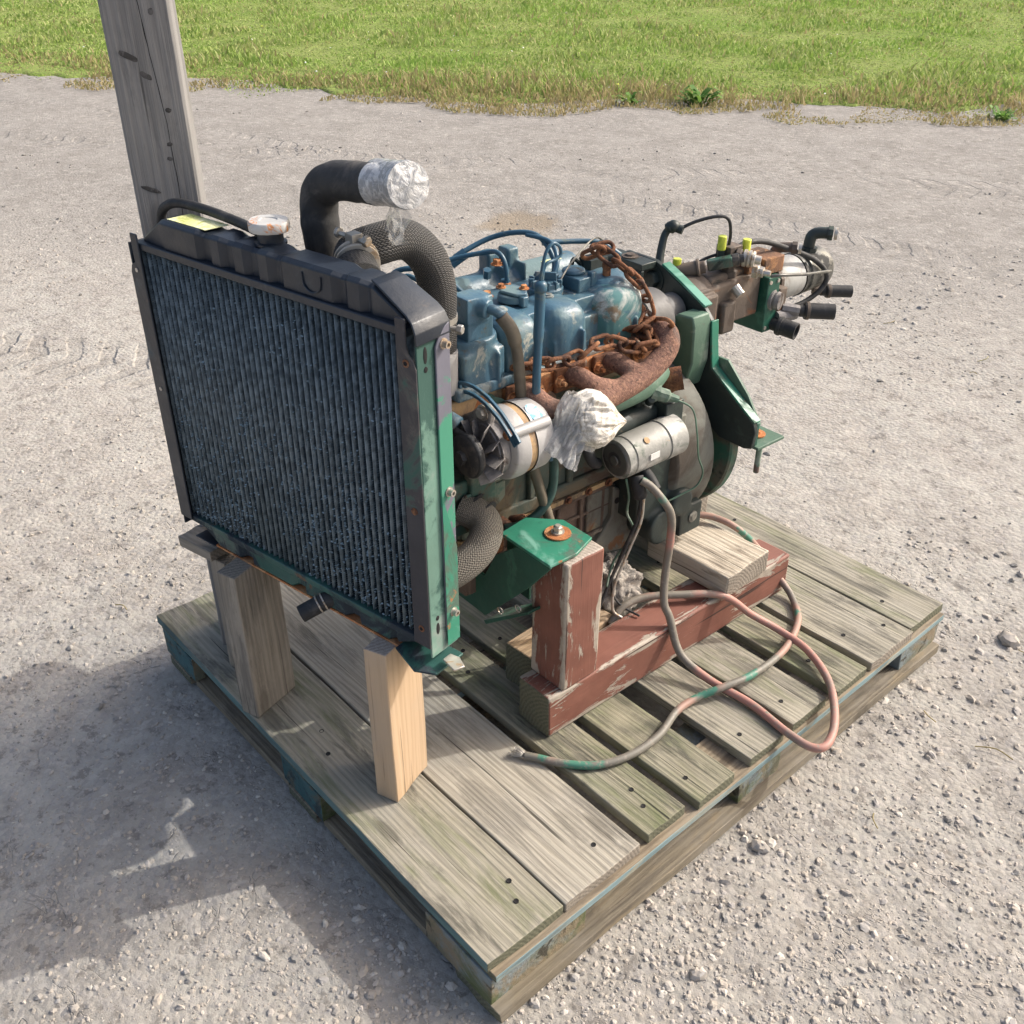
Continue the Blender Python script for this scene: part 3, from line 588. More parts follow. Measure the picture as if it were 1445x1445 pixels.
# ------------------------------------------------------------------ pebbles
def pebbles(n, name, r0, r1, az0, az1, s0, s1, seed, mask=None, pw=1., mat='pebble'):
    np.random.seed(seed); x, y, r = polar(n, r0, r1, az0, az1, pw)
    k = ~((x > -.01) & (x < 1.03) & (y > -.01) & (y < 1.22)) & (edge_dist(x, y) < .1)
    if mask is not None: k &= mask(x, y)
    x, y, r = x[k], y[k], r[k]; n = len(x); s = s0+(s1-s0)*np.random.rand(n)**3.2
    s *= (.7+.6*np.clip(r/3, .3, 1.4)); z = gz(x, y)
    base = np.array([[1, 0, 0], [0, 1, 0], [-1, 0, 0], [0, -1, 0], [.7, .7, .0], [-.7, .7, 0], [-.7, -.7, 0], [.7, -.7, 0]], float)
    ring = base[[0, 4, 1, 5, 2, 6, 3, 7]][:6] if False else np.array([[math.cos(t), math.sin(t), 0] for t in np.linspace(0, 2*math.pi, 7)[:-1]])
    top = ring*.55+np.array([0, 0, .62]); B = np.concatenate([ring*.95+np.array([0, 0, -.25]), ring+np.array([0, 0, .15]), top, [[0, 0, .80]]])     # 19 verts
    V = B[None]*(1+.28*(np.random.rand(n, 19, 1)-.5)*2)+.10*(np.random.rand(n, 19, 3)-.5)
    an = np.stack([.7+.7*np.random.rand(n), .6+.5*np.random.rand(n), .45+.45*np.random.rand(n)], 1); V = V*an[:, None, :]
    a = np.random.rand(n)*6.283; ca, sa = np.cos(a)[:, None], np.sin(a)[:, None]; t = (np.random.rand(n)-.5)[:, None]*.7
    X = V[..., 0]*ca-V[..., 1]*sa; Y = V[..., 0]*sa+V[..., 1]*ca; Z = V[..., 2]+X*t
    V = np.stack([X*s[:, None]+x[:, None], Y*s[:, None]+y[:, None], Z*s[:, None]+z[:, None]+.1*s[:, None]], 2)
    f = []
    for L_ in (0, 6):
        for q in range(6): q2 = (q+1) % 6; f += [[L_+q, L_+q2, L_+6+q2], [L_+q, L_+6+q2, L_+6+q]]
    for q in range(6): f.append([12+q, 12+(q+1) % 6, 18])
    F = (np.arange(n)[:, None, None]*19+np.array(f)[None]).reshape(-1, 3)
    np_mesh(name, V.reshape(-1, 3), F, mat, 'stuff')
cl = lambda th, sd: (lambda x, y: -.34*np.clip((.35-x)/.9, 0, 1)*np.clip((y+.15)/.5, 0, 1)+1.5*fbm(x, y, 1.1, 3, sd)+.5*fbm(x, y, 5, 2, sd+3)-.06+.35*np.random.rand(len(x))-.15 > th)
pebbles(50000, 'gravel_fine', .75, 5.0, -112, 12, .0012, .0052, 3, cl(-.22, 51))
pebbles(7000, 'gravel_coarse', .8, 7.5, -112, 12, .0018, .0095, 4, cl(.22, 61))
pebbles(12000, 'soil_clods', 1.6, 8.0, -105, 10, .0018, .0085, 8, lambda x, y: (fbm(x*.8+y*.6, (-.6*x+.8*y)*2.6, 1.1, 4, 71) > .10+.25*np.random.rand(len(x))), mat='gravel')
pebbles(6000, 'gravel_near_pallet', .85, 2.3, -60, 15, .002, .009, 6, lambda x, y: (pal_dist(x, y) < .55) & (x > .75))
for i, (x, y, s_, lab) in enumerate(((1.096, .526, .013, 'pale angular stone lying in the gravel beside the middle of the pallet edge'), (1.178, .267, .011, 'rounded pale stone in the gravel near the lower edge of the photo'), (1.115, 1.369, .02, 'pale stone beyond the far right pallet corner'))):
    mb = MB(); mb.blob((0, 0, .3*s_), s_*1.2, s_*.9, s_*.75, 10, 7, lambda d: 1+.42*mnoise.noise(d*2.1+Vector((i*5, 0, 0)))); o = mb.build('stone', 'pebble', smooth=20, dz=1e-9)
    o.location = (x, y, float(gz(np.array([x]), np.array([y]))[0])); o.rotation_euler = (0, 0, i*1.3); tag(o, lab, 'stone', 'larger stones in the gravel')
mb = MB()
for i in range(26):
    a = random.uniform(-95, 5); r = random.uniform(1.2, 4); x = CX+r*math.sin(rad(a)); y = CY+r*math.cos(rad(a))
    if -.05 < x < 1.1 and -.05 < y < 1.25: continue
    z = float(gz(np.array([x]), np.array([y]))[0])+.005; t = random.random()*6.28; l = random.uniform(.02, .07)
    mb.tube([(x, y, z), (x+l*.5*math.cos(t), y+l*.5*math.sin(t), z+.003), (x+l*math.cos(t+.3), y+l*math.sin(t+.3), z)], .0012, 5, 3)
o = mb.build('straw_bits', 'grass_dry'); o['kind'] = 'stuff'

# ------------------------------------------------------------------ pallet
pal = empty('pallet', (0, 0, 0), 0, 'weathered wooden pallet with teal painted edges carrying the engine and radiator', 'pallet')
boards = [(0, .142, 1.020, 'wood_deck', 'wood_teal'), (.1465, .305, 1.021, 'wood_deck_pale', None), (.326, .412, 1.018, 'wood_deck_mossy', None), (.436, .528, 1.026, 'wood_deck_mossy', None), (.573, .666, 1.025, 'wood_deck', None),
          (.693, .796, 1.024, 'wood_deck', None), (.826, .923, 1.026, 'wood_deck_mossy', None), (.938, 1.087, 1.027, 'wood_deck', None), (1.0905, 1.215, 1.020, 'wood_deck', None)]
nail_x = (.045, .085, .50, .54, .935, .975)
for i, (y0, y1, xe, mt, sd_) in enumerate(boards):
    b = plank('deck_board', pal, (xe/2, (y0+y1)/2, .1055+.0007*((i*37) % 3-1)), (xe, y1-y0, .019), 0, mt, 'end_dark' if i not in (1, 7) else 'end_grey', sd_, jit=.0016, segs=16)
    mb = MB(); rr = random.Random(i)
    for nx_ in nail_x:
        if rr.random() < .75:
            mb.lathe((nx_-xe/2+rr.uniform(-.012, .012), (rr.random()-.5)*(y1-y0)*.7, .0078), (0, 0, 1), [(0, .0042), (.0028, .0040), (.0020, .0026)], 10)
    o = mb.build('nail_heads', 'hole_black', None, dz=1e-9); o.parent = b; o['kind'] = 'stuff'
for i, xc in enumerate((.052, .51, .981)):
    plank('stringer_board', pal, (xc, .6075, .0885), (1.205, .100, .0145), rad(90), 'wood_under', 'end_dark', 'wood_blue_edge', jit=.001)
for xc, xw in ((.067, .128), (.525, .13), (.950, .148)):
    for yc, yw in ((.070, .130), (.610, .115), (1.143, .135)) if xc < .9 else ((.095, .186), (.612, .115), (1.140, .145)):
        plank('block', pal, (xc, yc, .0510), (xw, yw, .0595), 0, 'block_teal' if xc < .9 and yc < .1 else 'block_side', 'block_side', 'block_teal' if xc < .9 else 'block_side', jit=.003, segs=8)
plank('bottom_board', pal, (.992, .605, .0120), (1.205, .095, .0230), rad(90.2), 'wood_bottom', 'end_dark', jit=.004)
plank('bottom_board', pal, (.525, .605, .0105), (1.205, .09, .0190), rad(90), 'wood_under', 'end_dark')
plank('bottom_board', pal, (.062, .605, .0105), (1.205, .09, .0190), rad(90), 'wood_under', 'end_dark')
plank('bottom_board', pal, (.292, .052, .0105), (.352, .085, .0185), rad(0), 'wood_under', 'end_dark'); plank('bottom_board', pal, (.75, .052, .0105), (.34, .085, .0185), 0, 'wood_under', 'end_dark')
plank('bottom_board', pal, (.292, 1.16, .0105), (.352, .085, .0185), 0, 'wood_under', 'end_dark'); plank('bottom_board', pal, (.75, 1.16, .0105), (.34, .085, .0185), 0, 'wood_under', 'end_dark')

def lumber(name, c, size, rz, mat, end, label, cat, axis='x', group=None, **kw):
    o = plank(name, None, c, size, rz, mat, end, axis=axis, bevel=kw.pop('bevel', .003), jit=kw.pop('jit', .0015), **kw); return tag(o, label, cat, group)
# tall post behind the radiator: faces turned 30 degrees
n_ = Vector((math.cos(rad(-30)), math.sin(rad(-30)), 0)); wdir = Vector((.5, .866, 0)); A_ = Vector((.178, .053, 0)); cpost = A_+wdir*.0455-n_*.0455
H = 2.5
lumber('timber_post', (cpost.x, cpost.y, .1165+H/2), (H, .091, .091), rad(-30), 'wood_post_grey', 'end_grey', 'tall weathered grey timber post standing on the pallet behind the radiator', 'post', 'z', segs=30, bevel=.004)
lumber('support_block', (.676, .1115, .1155+.1495), (.299, .090, .040), rad(20), 'wood_fresh', 'end_pale', 'fresh pale pine block standing upright under the right end of the radiator', 'wood block', 'z', 'wood blocks under the radiator', bevel=.002)
lumber('support_block', (.3625, .0465, .1155+.1505), (.301, .098, .038), rad(19), 'wood_block_grey', 'end_grey', 'weathered grey block standing upright under the left end of the radiator', 'wood block', 'z', 'wood blocks under the radiator', bevel=.002)
lumber('red_beam', (.733, .682, .1165+.0435), (.66, .079, .087), rad(89.0), 'wood_red_paint', 'end_dark', 'long red painted beam with peeling paint lying on the pallet along the engine', 'beam', bevel=.004, segs=20)
lumber('red_post', (.7275, .4225, .204+.1285), (.2565, .083, .081), rad(0), 'wood_red_paint', 'end_pale', 'short red painted post standing on the red beam under the green engine mount', 'post', 'z', bevel=.004)
lumber('wood_offcut', (.688, .853, .2305), (.196, .132, .048), rad(1.5), 'wood_scrap', 'end_grey', 'thick bare plank offcut with a crack lying across the far end of the red beam', 'plank', bevel=.003, jit=.003)
lumber('wood_offcut', (.64, .50, .1585), (.20, .085, .084), rad(93), 'wood_dark_block', 'end_dark', 'brown timber offcut lying on the pallet behind the red post', 'wood block', bevel=.003)
lumber('wood_offcut', (.49, .95, .185), (.16, .10, .138), rad(2), 'wood_under', 'end_grey', 'dark timber block in the shade under the flywheel housing', 'wood block', bevel=.003)
lumber('wood_scrap', (.215, .045, .377), (.085, .05, .02), rad(12), 'wood_block_grey', 'end_grey', 'small greenish wood scrap sticking out past the lower left corner of the radiator', 'wood scrap', bevel=.001)
lumber('support_block', (.245, .075, .2385), (.245, .07, .038), rad(15), 'wood_block_grey', 'end_grey', 'thin grey block under the wood scrap at the far left end of the radiator', 'wood block', 'z', 'wood blocks under the radiator', bevel=.002)

# drying crack and knots on the wide face of the post
post = [o for o in COL.objects if o.name.startswith('timber_post')][0]
def pface(t, z, d=.0): q = A_+wdir*t+n_*d; return Vector((q.x, q.y, z))
def post_part(name, mb, mat):
    o = mb.build(name, mat, None, smooth=60, dz=1e-9); bpy.context.view_layer.update(); o.parent = post; o.matrix_parent_inverse = post.matrix_world.inverted(); return o
ck_ = [(.0502, 1.30), (.0502, 1.219), (.0518, 1.193), (.0534, 1.167), (.0561, 1.136), (.059, 1.099), (.0619, 1.061), (.0621, 1.023), (.063, .988), (.063, .952), (.060, .90)]
mb = MB(); b = 0; nck = 60
zs = np.linspace(1.30, .90, nck); ts = np.interp(-zs, [-z for _, z in ck_], [t for t, _ in ck_])
for z_, t_ in zip(zs, ts):
    t_ += .0010*mnoise.noise(Vector((z_*70, 0, 1))); hw = .00035+.0006*abs(mnoise.noise(Vector((z_*25, 3, 1)))); mb.v += [tuple(pface(t_-hw, z_, .0009)), tuple(pface(t_+hw, z_, .0009))]
for i in range(nck-1): mb.face((2*i, 2*i+1, 2*i+3, 2*i+2))
post_part('drying_crack', mb, 'hole_black')
for t_, z_, a_, b_, tl in ((.026, 1.151, .0135, .0040, -.45), (.045, 1.125, .0085, .0045, -.6), (.0665, 1.080, .0040, .0035, 0), (.0605, 1.034, .0042, .0030, .2), (.0575, 1.014, .0040, .0028, -.4), (.024, .972, .013, .0035, -.35), (.0655, 1.205, .004, .004, 0)):
    mb = MB(); N_ = 22; c_ = pface(t_, z_, .0012); mb.v.append(tuple(pface(t_, z_, .0016)))
    for k in range(N_):
        th = 2*math.pi*k/N_; rr_ = 1+.25*mnoise.noise(Vector((math.cos(th)*1.5, math.sin(th)*1.5, z_*30))); u_, v_ = a_*math.cos(th)*rr_, b_*math.sin(th)*rr_
        mb.v.append(tuple(pface(t_+u_*math.cos(tl)-v_*math.sin(tl), z_+u_*math.sin(tl)+v_*math.cos(tl), .0009)))
    for k in range(N_): mb.face((0, 1+k, 1+(k+1) % N_))
    post_part('knot', mb, 'knot_wood')
# ------------------------------------------------------------------ radiator
rd = empty('radiator', (.76, .112, .416), rad(10), 'black engine radiator with worn fins, green side strip and round filler cap', 'radiator'); ROOTZ['radiator'] = .416
Z0, Z1, SL, SR = .462, .908, -.524, -.004
mb = MB(); NTB = 43; pitch = (SR-SL)/NTB
for i in range(NTB+1): x = SL+i*pitch; mb.box(x-.0010, x+.0010, .0, .046, Z0, Z1)
t = mb.build('core_tubes', 'core_tube', rd, smooth=180); t['kind'] = 'stuff'
mb = MB(); rr = random.Random(3); nf = 122
for i in range(NTB):
    x0 = SL+i*pitch+.0009; x1 = x0+pitch-.0018; ph = rr.random()*.003; dz_ = (Z1-Z0)/nf
    for k in range(nf):
        za = Z0+k*dz_+ph*.4; jz = rr.uniform(-.0003, .0003); ze = min(za+.0058+jz, Z1); b = len(mb.v); o_ = .0022+rr.random()*.0016
        mb.v += [(x0, o_, za), (x1, o_, ze), (x1, .045, ze-.0016), (x0, .045, za-.0016)]; mb.face((b, b+1, b+2, b+3))
f_ = mb.build('core_fins', 'core_fin', rd, smooth=0.1); f_['kind'] = 'stuff'
mb = MB(); mb.box(SL, SR, .0475, .0505, Z0, Z1); mb.build('back_panel', 'radiator_black', rd)
mb = MB(); rr = random.Random(9)      # crushed fin edges catching dust and light
while len(mb.f) < 3800:
    q = rr.random()**.8; x = SL+rr.random()*(SR-SL); z = Z0+(1-q)*(Z1-Z0)*1.0; nn = mnoise.noise(Vector((x*11, z*9, 3)))+.5*mnoise.noise(Vector((x*30, z*26, 8)))
    if nn*.8+.50*(1-(z-Z0)/(Z1-Z0))+.2*(1-(x-SL)/(SR-SL)) < .0+rr.random()*.9: continue
    i = int((x-SL)/pitch); x = SL+(i+rr.choice((.08, .15, .5, .85, .92)))*pitch+rr.gauss(0, .0012); l = rr.uniform(.0009, .0024); w_ = rr.uniform(.00022, .00048); a = rr.uniform(-.2, .9); y = rr.uniform(-.001, .002); b = len(mb.v)
    dx, dz_ = l*math.cos(a), l*math.sin(a); mb.v += [(x-dx, y, z-dz_), (x+dx, y, z+dz_), (x+dx, y+.002, z+dz_+w_*2), (x-dx, y+.002, z-dz_+w_*2)]; mb.face((b, b+1, b+2, b+3))
o = mb.build('bent_fins', 'fin_dusty', rd, smooth=.1); o['kind'] = 'stuff'
# tanks: faceted shells with stepped ribs on the front wall and top
def tank(name, zlip, ztop, mat, ribs, up_):
    mb = MB(); sg = 1 if up_ else -1; D = .052
    mb.box(SL-.006, SR+.006, -.006, D-.004, *sorted((zlip, zlip+sg*.011)))                         # rolled lip
    z1 = zlip+sg*.0115; xs = [SL+.004, SL+.05]; zz = [zlip+sg*.017, ztop]
    P = [(SL+.002, z1, 0), (SL+.002, zlip+sg*.018, 0), (SL+.052, ztop, 0)]; n = 26
    prof = []
    for r0, r1 in ribs: prof += [(r0-.010, 0), (r0, .007), (r1, .007), (r1+.010, 0)]
    prof = [(SL+.052, .004)]+[(a, d) for a, d in prof if SL+.055 < a < SR-.055]+[(SR-.052, .004)]
    rows = []
    rows.append([(SL+.002, zlip+sg*.018, .006)]); 
    ringpts = [(SL+.002, .006, zlip+sg*.018)]+[(a, .006-d, None) for a, d in prof]+[(SR-.002, .006, zlip+sg*.018)]
    b = len(mb.v); N = len(ringpts)
    for a, d, zt in ringpts:
        zt_ = ztop+ (0 if zt is not None else sg*(.006-d)*.6-sg*.003) if zt is None else zt
        mb.v += [(a, d if zt is None else .005, z1), (a, d, zt_-sg*.004), (a, d+.006, zt_), (a, D-.012, zt_), (a, D-.006, zt_-sg*.004), (a, D-.006, z1)]
    for i in range(N-1):
        for k in range(5):
            q = (b+i*6+k, b+(i+1)*6+k, b+(i+1)*6+k+1, b+i*6+k+1); mb.face(q if up_ else q[::-1])
    mb.face([b+k for k in (range(6) if up_ else reversed(range(6)))]); mb.face([b+(N-1)*6+k for k in (reversed(range(6)) if up_ else range(6))])
    return mb.build(name, mat, rd, bevel=.0015, smooth=28)
tt_ = tank('top_tank', .908, .9575, 'radiator_black', [(SL+.064, SL+.135), (SL+.168, SL+.185), (SL+.216, SL+.234), (SL+.265, SL+.282), (SL+.312, SL+.40), (SL+.428, SL+.448)], True)
bt_ = tank('bottom_tank', .462, .420, 'radiator_teal', [(SL+.064, SL+.115), (SL+.150, SL+.24), (SL+.275, SL+.36), (SL+.395, SL+.45)], False)
mb = MB(); mb.tube([(-.175, -.0018, .948), (-.172, -.0022, .932), (-.158, -.0022, .925), (-.144, -.0022, .932), (-.141, -.0018, .948)], .0012, 6); mb.build('embossed_mark', 'radiator_black', tt_)
mb = MB(); mb.prism([(-.462, .010), (-.378, .010), (-.372, .046), (-.458, .046)], (0, 0, .9585), (1, 0, 0), (0, 1, 0), (0, 0, .0008)); mb.build('warning_label', 'label_yellow', tt_)
mb = MB(); mb.lathe((-.272, .034, .9560), (0, 0, 1), [(0, .021), (.003, .021), (.004, .017), (.020, .0165), (.020, .021), (.022, .0215)], 28); mb.build('filler_neck', 'radiator_black', tt_)
mb = MB(); cx_, cy_ = -.272, .034; n = 64; b = len(mb.v)
for zz, k in ((.974, .96), (.976, 1), (.984, 1), (.9865, .93), (.987, .45), (.9855, .42), (.9855, .0)):
    for i in range(n):
        a = 2*math.pi*i/n; r_ = .0265*(1+.10*max(0, math.cos(2*a))**3)*(1+.012*math.cos(16*a)); mb.v.append((cx_+r_*k*math.cos(a), cy_+r_*k*math.sin(a), zz))
for j in range(6):
    for i in range(n): mb.face((b+j*n+i, b+j*n+(i+1) % n, b+(j+1)*n+(i+1) % n, b+(j+1)*n+i))
mb.build('radiator_cap', 'cap_enamel', rd, smooth=40)
mb = MB(); mb.tube([(-.296, .036, .966), (-.335, .043, .9665), (-.375, .048, .9675), (-.43, .052, .9685), (-.485, .052, .968), (-.515, .050, .961), (-.535, .050, .945), (-.545, .052, .915), (-.548, .056, .86), (-.548, .06, .75)], .0068, 12, 8); mb.build('overflow_hose', 'rubber', rd, smooth=180)
# drain pipe on the bottom tank
mb = MB(); mb.cyl((-.196, .010, .437), (-.222, -.038, .418), .0135); mb.build('drain_hose', 'rubber', rd, bevel=.001)
mb = MB(); 
for q in (.30, .45): 
    p = Vector((-.196, .010, .437)).lerp(Vector((-.222, -.038, .418)), q); a_ = (Vector((-.222, -.038, .418))-Vector((-.196, .010, .437))).normalized(); mb.lathe(p, a_, [(0, .0148), (.0022, .0148)], 24)
mb.builds('hose_clamp', 'zinc', rd)
# side channels
def side_channel(xs, sgn, mats):
    zt, zb = .918, .455
    mb = MB(); mb.prism([(0, zb), (.030, zb), (.030, .872), (.026, .884), (.019, .889), (.016, .90), (.016, .932), (0, .932)] if sgn > 0 else [(0, zb), (0, .932), (-.016, .932), (-.016, .889), (-.026, .884), (-.030, .872), (-.030, zb)], (xs, -.0095, 0), (1, 0, 0), (0, 0, 1), (0, .0030, 0))
    mb.build('front_flange', mats[0], rd, bevel=.0012)
    x0 = xs+(.030 if sgn > 0 else -.030)
    mb = MB(); mb.box(min(x0, x0+sgn*-.0028), max(x0, x0+sgn*-.0028), -.0062, .0475, zb-.018, .915); mb.build('side_plate', mats[1], rd, bevel=.001)
side_channel(-.012, 1, ('radiator_side', 'green_strip')); side_channel(SL+.008, -1, ('radiator_black', 'radiator_black'))
mb = MB(); mb.prism([(-.058, .001), (.0185, -.0095), (.0185, .050), (-.050, .048)], (0, 0, .930), (1, 0, 0), (0, 1, 0), (0, 0, .0020)); mb.box(-.06, -.02, .002, .055, .93, .9325)
M_ = MB(); b = len(M_.v)
for y_ in (-.0098, .0500):
    M_.v += [(-.060, y_+(.014 if y_ < 0 else -.004), .9595), (-.046, y_+(.010 if y_ < 0 else -.002), .9565), (.002, y_+.004*(y_ < 0), .9335), (.012, y_+.002*(y_ < 0), .9265), (.0182, y_, .916), (.0190, y_, .902)]
for i in range(5): M_.face((b+i, b+i+1, b+6+i+1, b+6+i))
o = M_.build('corner_cover', 'radiator_black', rd, smooth=.1); s_ = o.modifiers.new('solid', 'SOLIDIFY'); s_.thickness = .0028; s_.offset = 1; bv_ = o.modifiers.new('bevel', 'BEVEL'); bv_.width = .003; bv_.segments = 2; bv_.limit_method = 'ANGLE'; bv_.angle_limit = rad(12)
mb = MB(); mb.prism([(.0225, .470), (.0475, .470), (.0475, .917), (.040, .914), (.030, .905), (.0225, .892)], (.0186, 0, 0), (0, 1, 0), (0, 0, 1), (.0030, 0, 0)); mb.build('mounting_strip', 'purple_plate', rd, bevel=.001)
mb = MB(); mb.prism([(.0225, .445), (.0475, .445), (.0475, .60), (.0225, .69)], (.0218, 0, 0), (0, 1, 0), (0, 0, 1), (.0008, 0, 0)); mb.build('bare_green_patch', 'green_bright', rd)
for zz in (.893, .690, .497):
    mb = MB(); mb.lathe((.0216, .036, zz), (1, 0, 0), [(0, .0068), (.0015, .0068)], 18); mb.lathe((.023, .036, zz), (1, 0, 0), [(0, .0048), (.007, .0048), (.0072, .0026), (.004, .0026)], 14); mb.build('bolt', 'zinc', rd)
mb = MB()
for x_, zz in ((.0035, .878), (.0035, .675), (.004, .486)): mb.lathe((x_, -.0092, zz), (0, -1, 0), [(0, .0052), (.0012, .0052), (.0014, .003)], 16)
mb.builds('grommet', 'rust', rd)
mb = MB()
for zz, h in ((.886, .011), (.868, .004), (.482, .010), (.500, .004)): mb.blob((.0181, .008, zz), .0008, .0034, h, 10, 8)
for x_, zz in ((.0035, .878), (.004, .486)): mb.lathe((x_, -.0105, zz), (0, -1, 0), [(0, .0028), (.0006, .0028)], 12)
mb.builds('slot_hole', 'hole_black', rd)
mb = MB()
for zz in (.878, .69): mb.lathe((SL-.006, -.0096, zz), (0, -1, 0), [(0, .0032), (.001, .0032)], 12)
mb.builds('rivet', 'zinc', rd)
mb = MB(); mb.lathe((SL-.022, .03, .645), (-1, 0, 0), [(0, .008), (.002, .008), (.002, .0055), (.018, .0055)], 14); mb.build('bolt', 'dark_metal', rd)
# foot plate at lower right and flange strip under the bottom tank
mb = MB(); mb.prism([(-.055, -.006), (.000, -.026), (.03, -.012), (.03, .045), (-.055, .045)], (0, 0, .4165), (1, 0, 0), (0, 1, 0), (0, 0, .0035)); mb.build('foot_plate', 'radiator_teal', rd, bevel=.001)
mb = MB(); mb.prism([(SL+.0, -.004), (SL+.05, -.004), (SL+.05, .05), (SL, .05)], (0, 0, .4165), (1, 0, 0), (0, 1, 0), (0, 0, .003)); mb.build('foot_plate', 'radiator_black', rd, bevel=.001)
mb = MB(); mb.prism([(0, 0), (.028, -.008), (.034, .008), (.016, .018), (0, .016)], (.026, .006, .430), (1, 0, 0), (0, 1, 0), (0, 0, .003)); mb.build('bracket_tab', 'zinc', rd, bevel=.001)
mb = MB(); mb.box(SL+.05, SR-.05, .0005, .02, .4190-.0035, .4190); mb.build('bottom_seam', 'rust_orange', rd)
# fan shroud behind the core; its unseen lower lip is lengthened to block sun
mb = MB(); mb.box(SL+.01, SR+.002, .0535, .0565, .388, Z1-.005); mb.box(SR-.035, SR-.032, .057, .075, Z0+.02, Z1-.02); mb.box(SL+.03, SL+.033, .057, .075, Z0+.02, Z1-.02); mb.build('fan_shroud', 'dark_metal', rd)

# ------------------------------------------------------------------ engine
en = empty('engine', (.47, .30, .25), rad(-2), 'blue and green four cylinder diesel engine with alternator, starter, rusty manifold and hydraulic pump', 'engine'); ROOTZ['engine'] = .25
RE = Matrix.Rotation(rad(-2), 3, 'Z')
def E2W(x, y, z): q = RE @ Vector((x, y, 0)); return (q.x+.47, q.y+.30, z)
def W2E(x, y, z): q = RE.inverted() @ Vector((x-.47, y-.30, 0)); return (q.x, q.y, z)
def part(name, mb, mat, parent=None, label=None, **kw):
    o = mb.build(name, mat, parent or en, **kw)
    if label: o['label'] = label
    return o
X, Y, Zv = (1, 0, 0), (0, 1, 0), (0, 0, 1)
# block: upper casting with bosses and side relief
mb = MB(); mb.box(-.095, .088, .035, .475, .425, .645); mb.box(-.06, .098, .06, .46, .60, .64)
mb.box(-.08, .096, .04, .47, .425, .452)
for y in (.10, .19, .28, .37, .45): mb.box(.08, .0965, y-.007, y+.007, .45, .60)
mb.box(.085, .108, .30, .47, .54, .60)
blk = part('cylinder_block', mb, 'block_paint', bevel=.004)
mb = MB(); mb.box(-.10, .1005, .032, .48, .4155, .4245); part('pan_gasket_rail', mb, 'gasket_tan', bevel=.001)
mb = MB()
for y in (.07, .12, .17, .22, .27, .32, .37, .42, .465): mb.bolt((.101, y, .4205), X, .0055, .005)
o = part('rail_bolts', mb, 'rust', blk); o['kind'] = 'stuff'
# cylinder head
mb = MB(); mb.box(-.088, .088, .030, .455, .646, .686); mb.box(.07, .112, .12, .45, .652, .689)
for y in (.155, .245, .335, .425): mb.cyl((.104, y+.012, .675), (.104, y+.012, .694), .012)
hd = part('cylinder_head', mb, 'rust_orange', bevel=.003)
mb = MB(); mb.box(.0885, .0935, .05, .44, .652, .668); part('head_side', mb, 'blue_grimy', hd, bevel=.002)
# valve cover: a cast body with four lobes on the exhaust side, fused
mb = MB(); mb.box(-.060, .070, .130, .436, .6875, .776); mb.box(.0, .086, .13, .43, .6875, .75)
for y0, y1 in ((.125, .205), (.222, .305), (.335, .437)):
    yc, hy = (y0+y1)/2, (y1-y0)/2; p_ = 3.6
    mb.blob((.052, yc, .728), .056, hy*1.0, .0565, 32, 20, lambda d: (abs(d.x)**p_+abs(d.y)**p_+abs(d.z)**p_)**(-1/p_))
    mb.box(.03, .1015, y0+.006, y1-.006, .690, .730)
mb.box(-.065, .106, .118, .446, .6875, .697)
mb.box(.10, .117, .180, .186, .6875, .745); mb.box(.10, .117, .275, .281, .6875, .745); mb.box(.10, .115, .40, .406, .6875, .735)
mb.blob((.03, .40, .785), .05, .045, .012)
vc = part('valve_cover', mb, 'blue_paint', remesh=.0024, sm=4)
mb = MB(); mb.box(-.067, .1095, .116, .449, .6862, .6885); part('cover_gasket', mb, 'dark_metal', vc)
for x_, y_ in ((.095, .2135), (.095, .320), (.098, .444), (.03, .1215), (-.058, .20), (-.058, .32)):
    mb = MB(); mb.lathe((x_, y_, .697), Zv, [(0, .0085), (.002, .0085)], 16); mb.hexnut((x_, y_, .699), Zv, .0058, .006); part('cover_bolt', mb, 'rust', vc)
for x_, y_ in ((.045, .165), (.045, .262)):
    mb = MB(); mb.lathe((x_, y_, .7845), Zv, [(0, .0095), (.0018, .0095), (.002, .0065), (.0045, .006)], 16); part('cover_plug', mb, 'blue_grimy', vc)
mb = MB(); mb.box(-.05, .075, .375, .439, .70, .777); p_ = 3.6; mb.blob((.052, .386, .7285), .0575, .0525, .0578, 32, 20, lambda d: (abs(d.x)**p_+abs(d.y)**p_+abs(d.z)**p_)**(-1/p_)); mb.box(.03, .1025, .341, .432, .691, .73); mb.blob((.03, .40, .786), .05, .04, .009); part('cover_worn_end', mb, 'blue_paint_worn', vc, 'worn end of the valve cover with paint flaking to white', remesh=.0026, sm=8)
# front thermostat housing, big rounded blue casting
mb = MB(); mb.cyl((.055, .085, .688), (.055, .085, .772), .052, .048, 28); mb.box(.0, .104, .045, .125, .69, .756); mb.box(-.05, .06, .03, .13, .69, .765); mb.box(.09, .112, .105, .111, .69, .75)
th = part('thermostat_housing', mb, 'blue_paint', remesh=.003, sm=8)
mb = MB(); mb.box(-.055, .110, .028, .140, .6865, .706); part('housing_flange', mb, 'blue_grimy', th, remesh=.003)
mb = MB(); mb.box(.060, .093, .062, .110, .762, .836); mb.box(.055, .095, .060, .098, .800, .838); mb.cyl((.09, .086, .822), (.106, .092, .820), .015)
bb = part('breather_box', mb, 'blue_paint', remesh=.0025, sm=5)
mb = MB(); mb.tube([(.098, .088, .822), (.112, .098, .819), (.120, .112, .806)], .0082, 14, 6); part('breather_outlet', mb, 'blue_paint', bb, smooth=180)
mb = MB(); mb.prism([(.03, .760), (.056, .760), (.056, .795), (.048, .812), (.03, .816)], (0, .058, 0), X, Zv, (0, .005, 0)); mb.box(.03, .035, .058, .085, .76, .815); br = part('sensor_bracket', mb, 'blue_paint', th, bevel=.001)
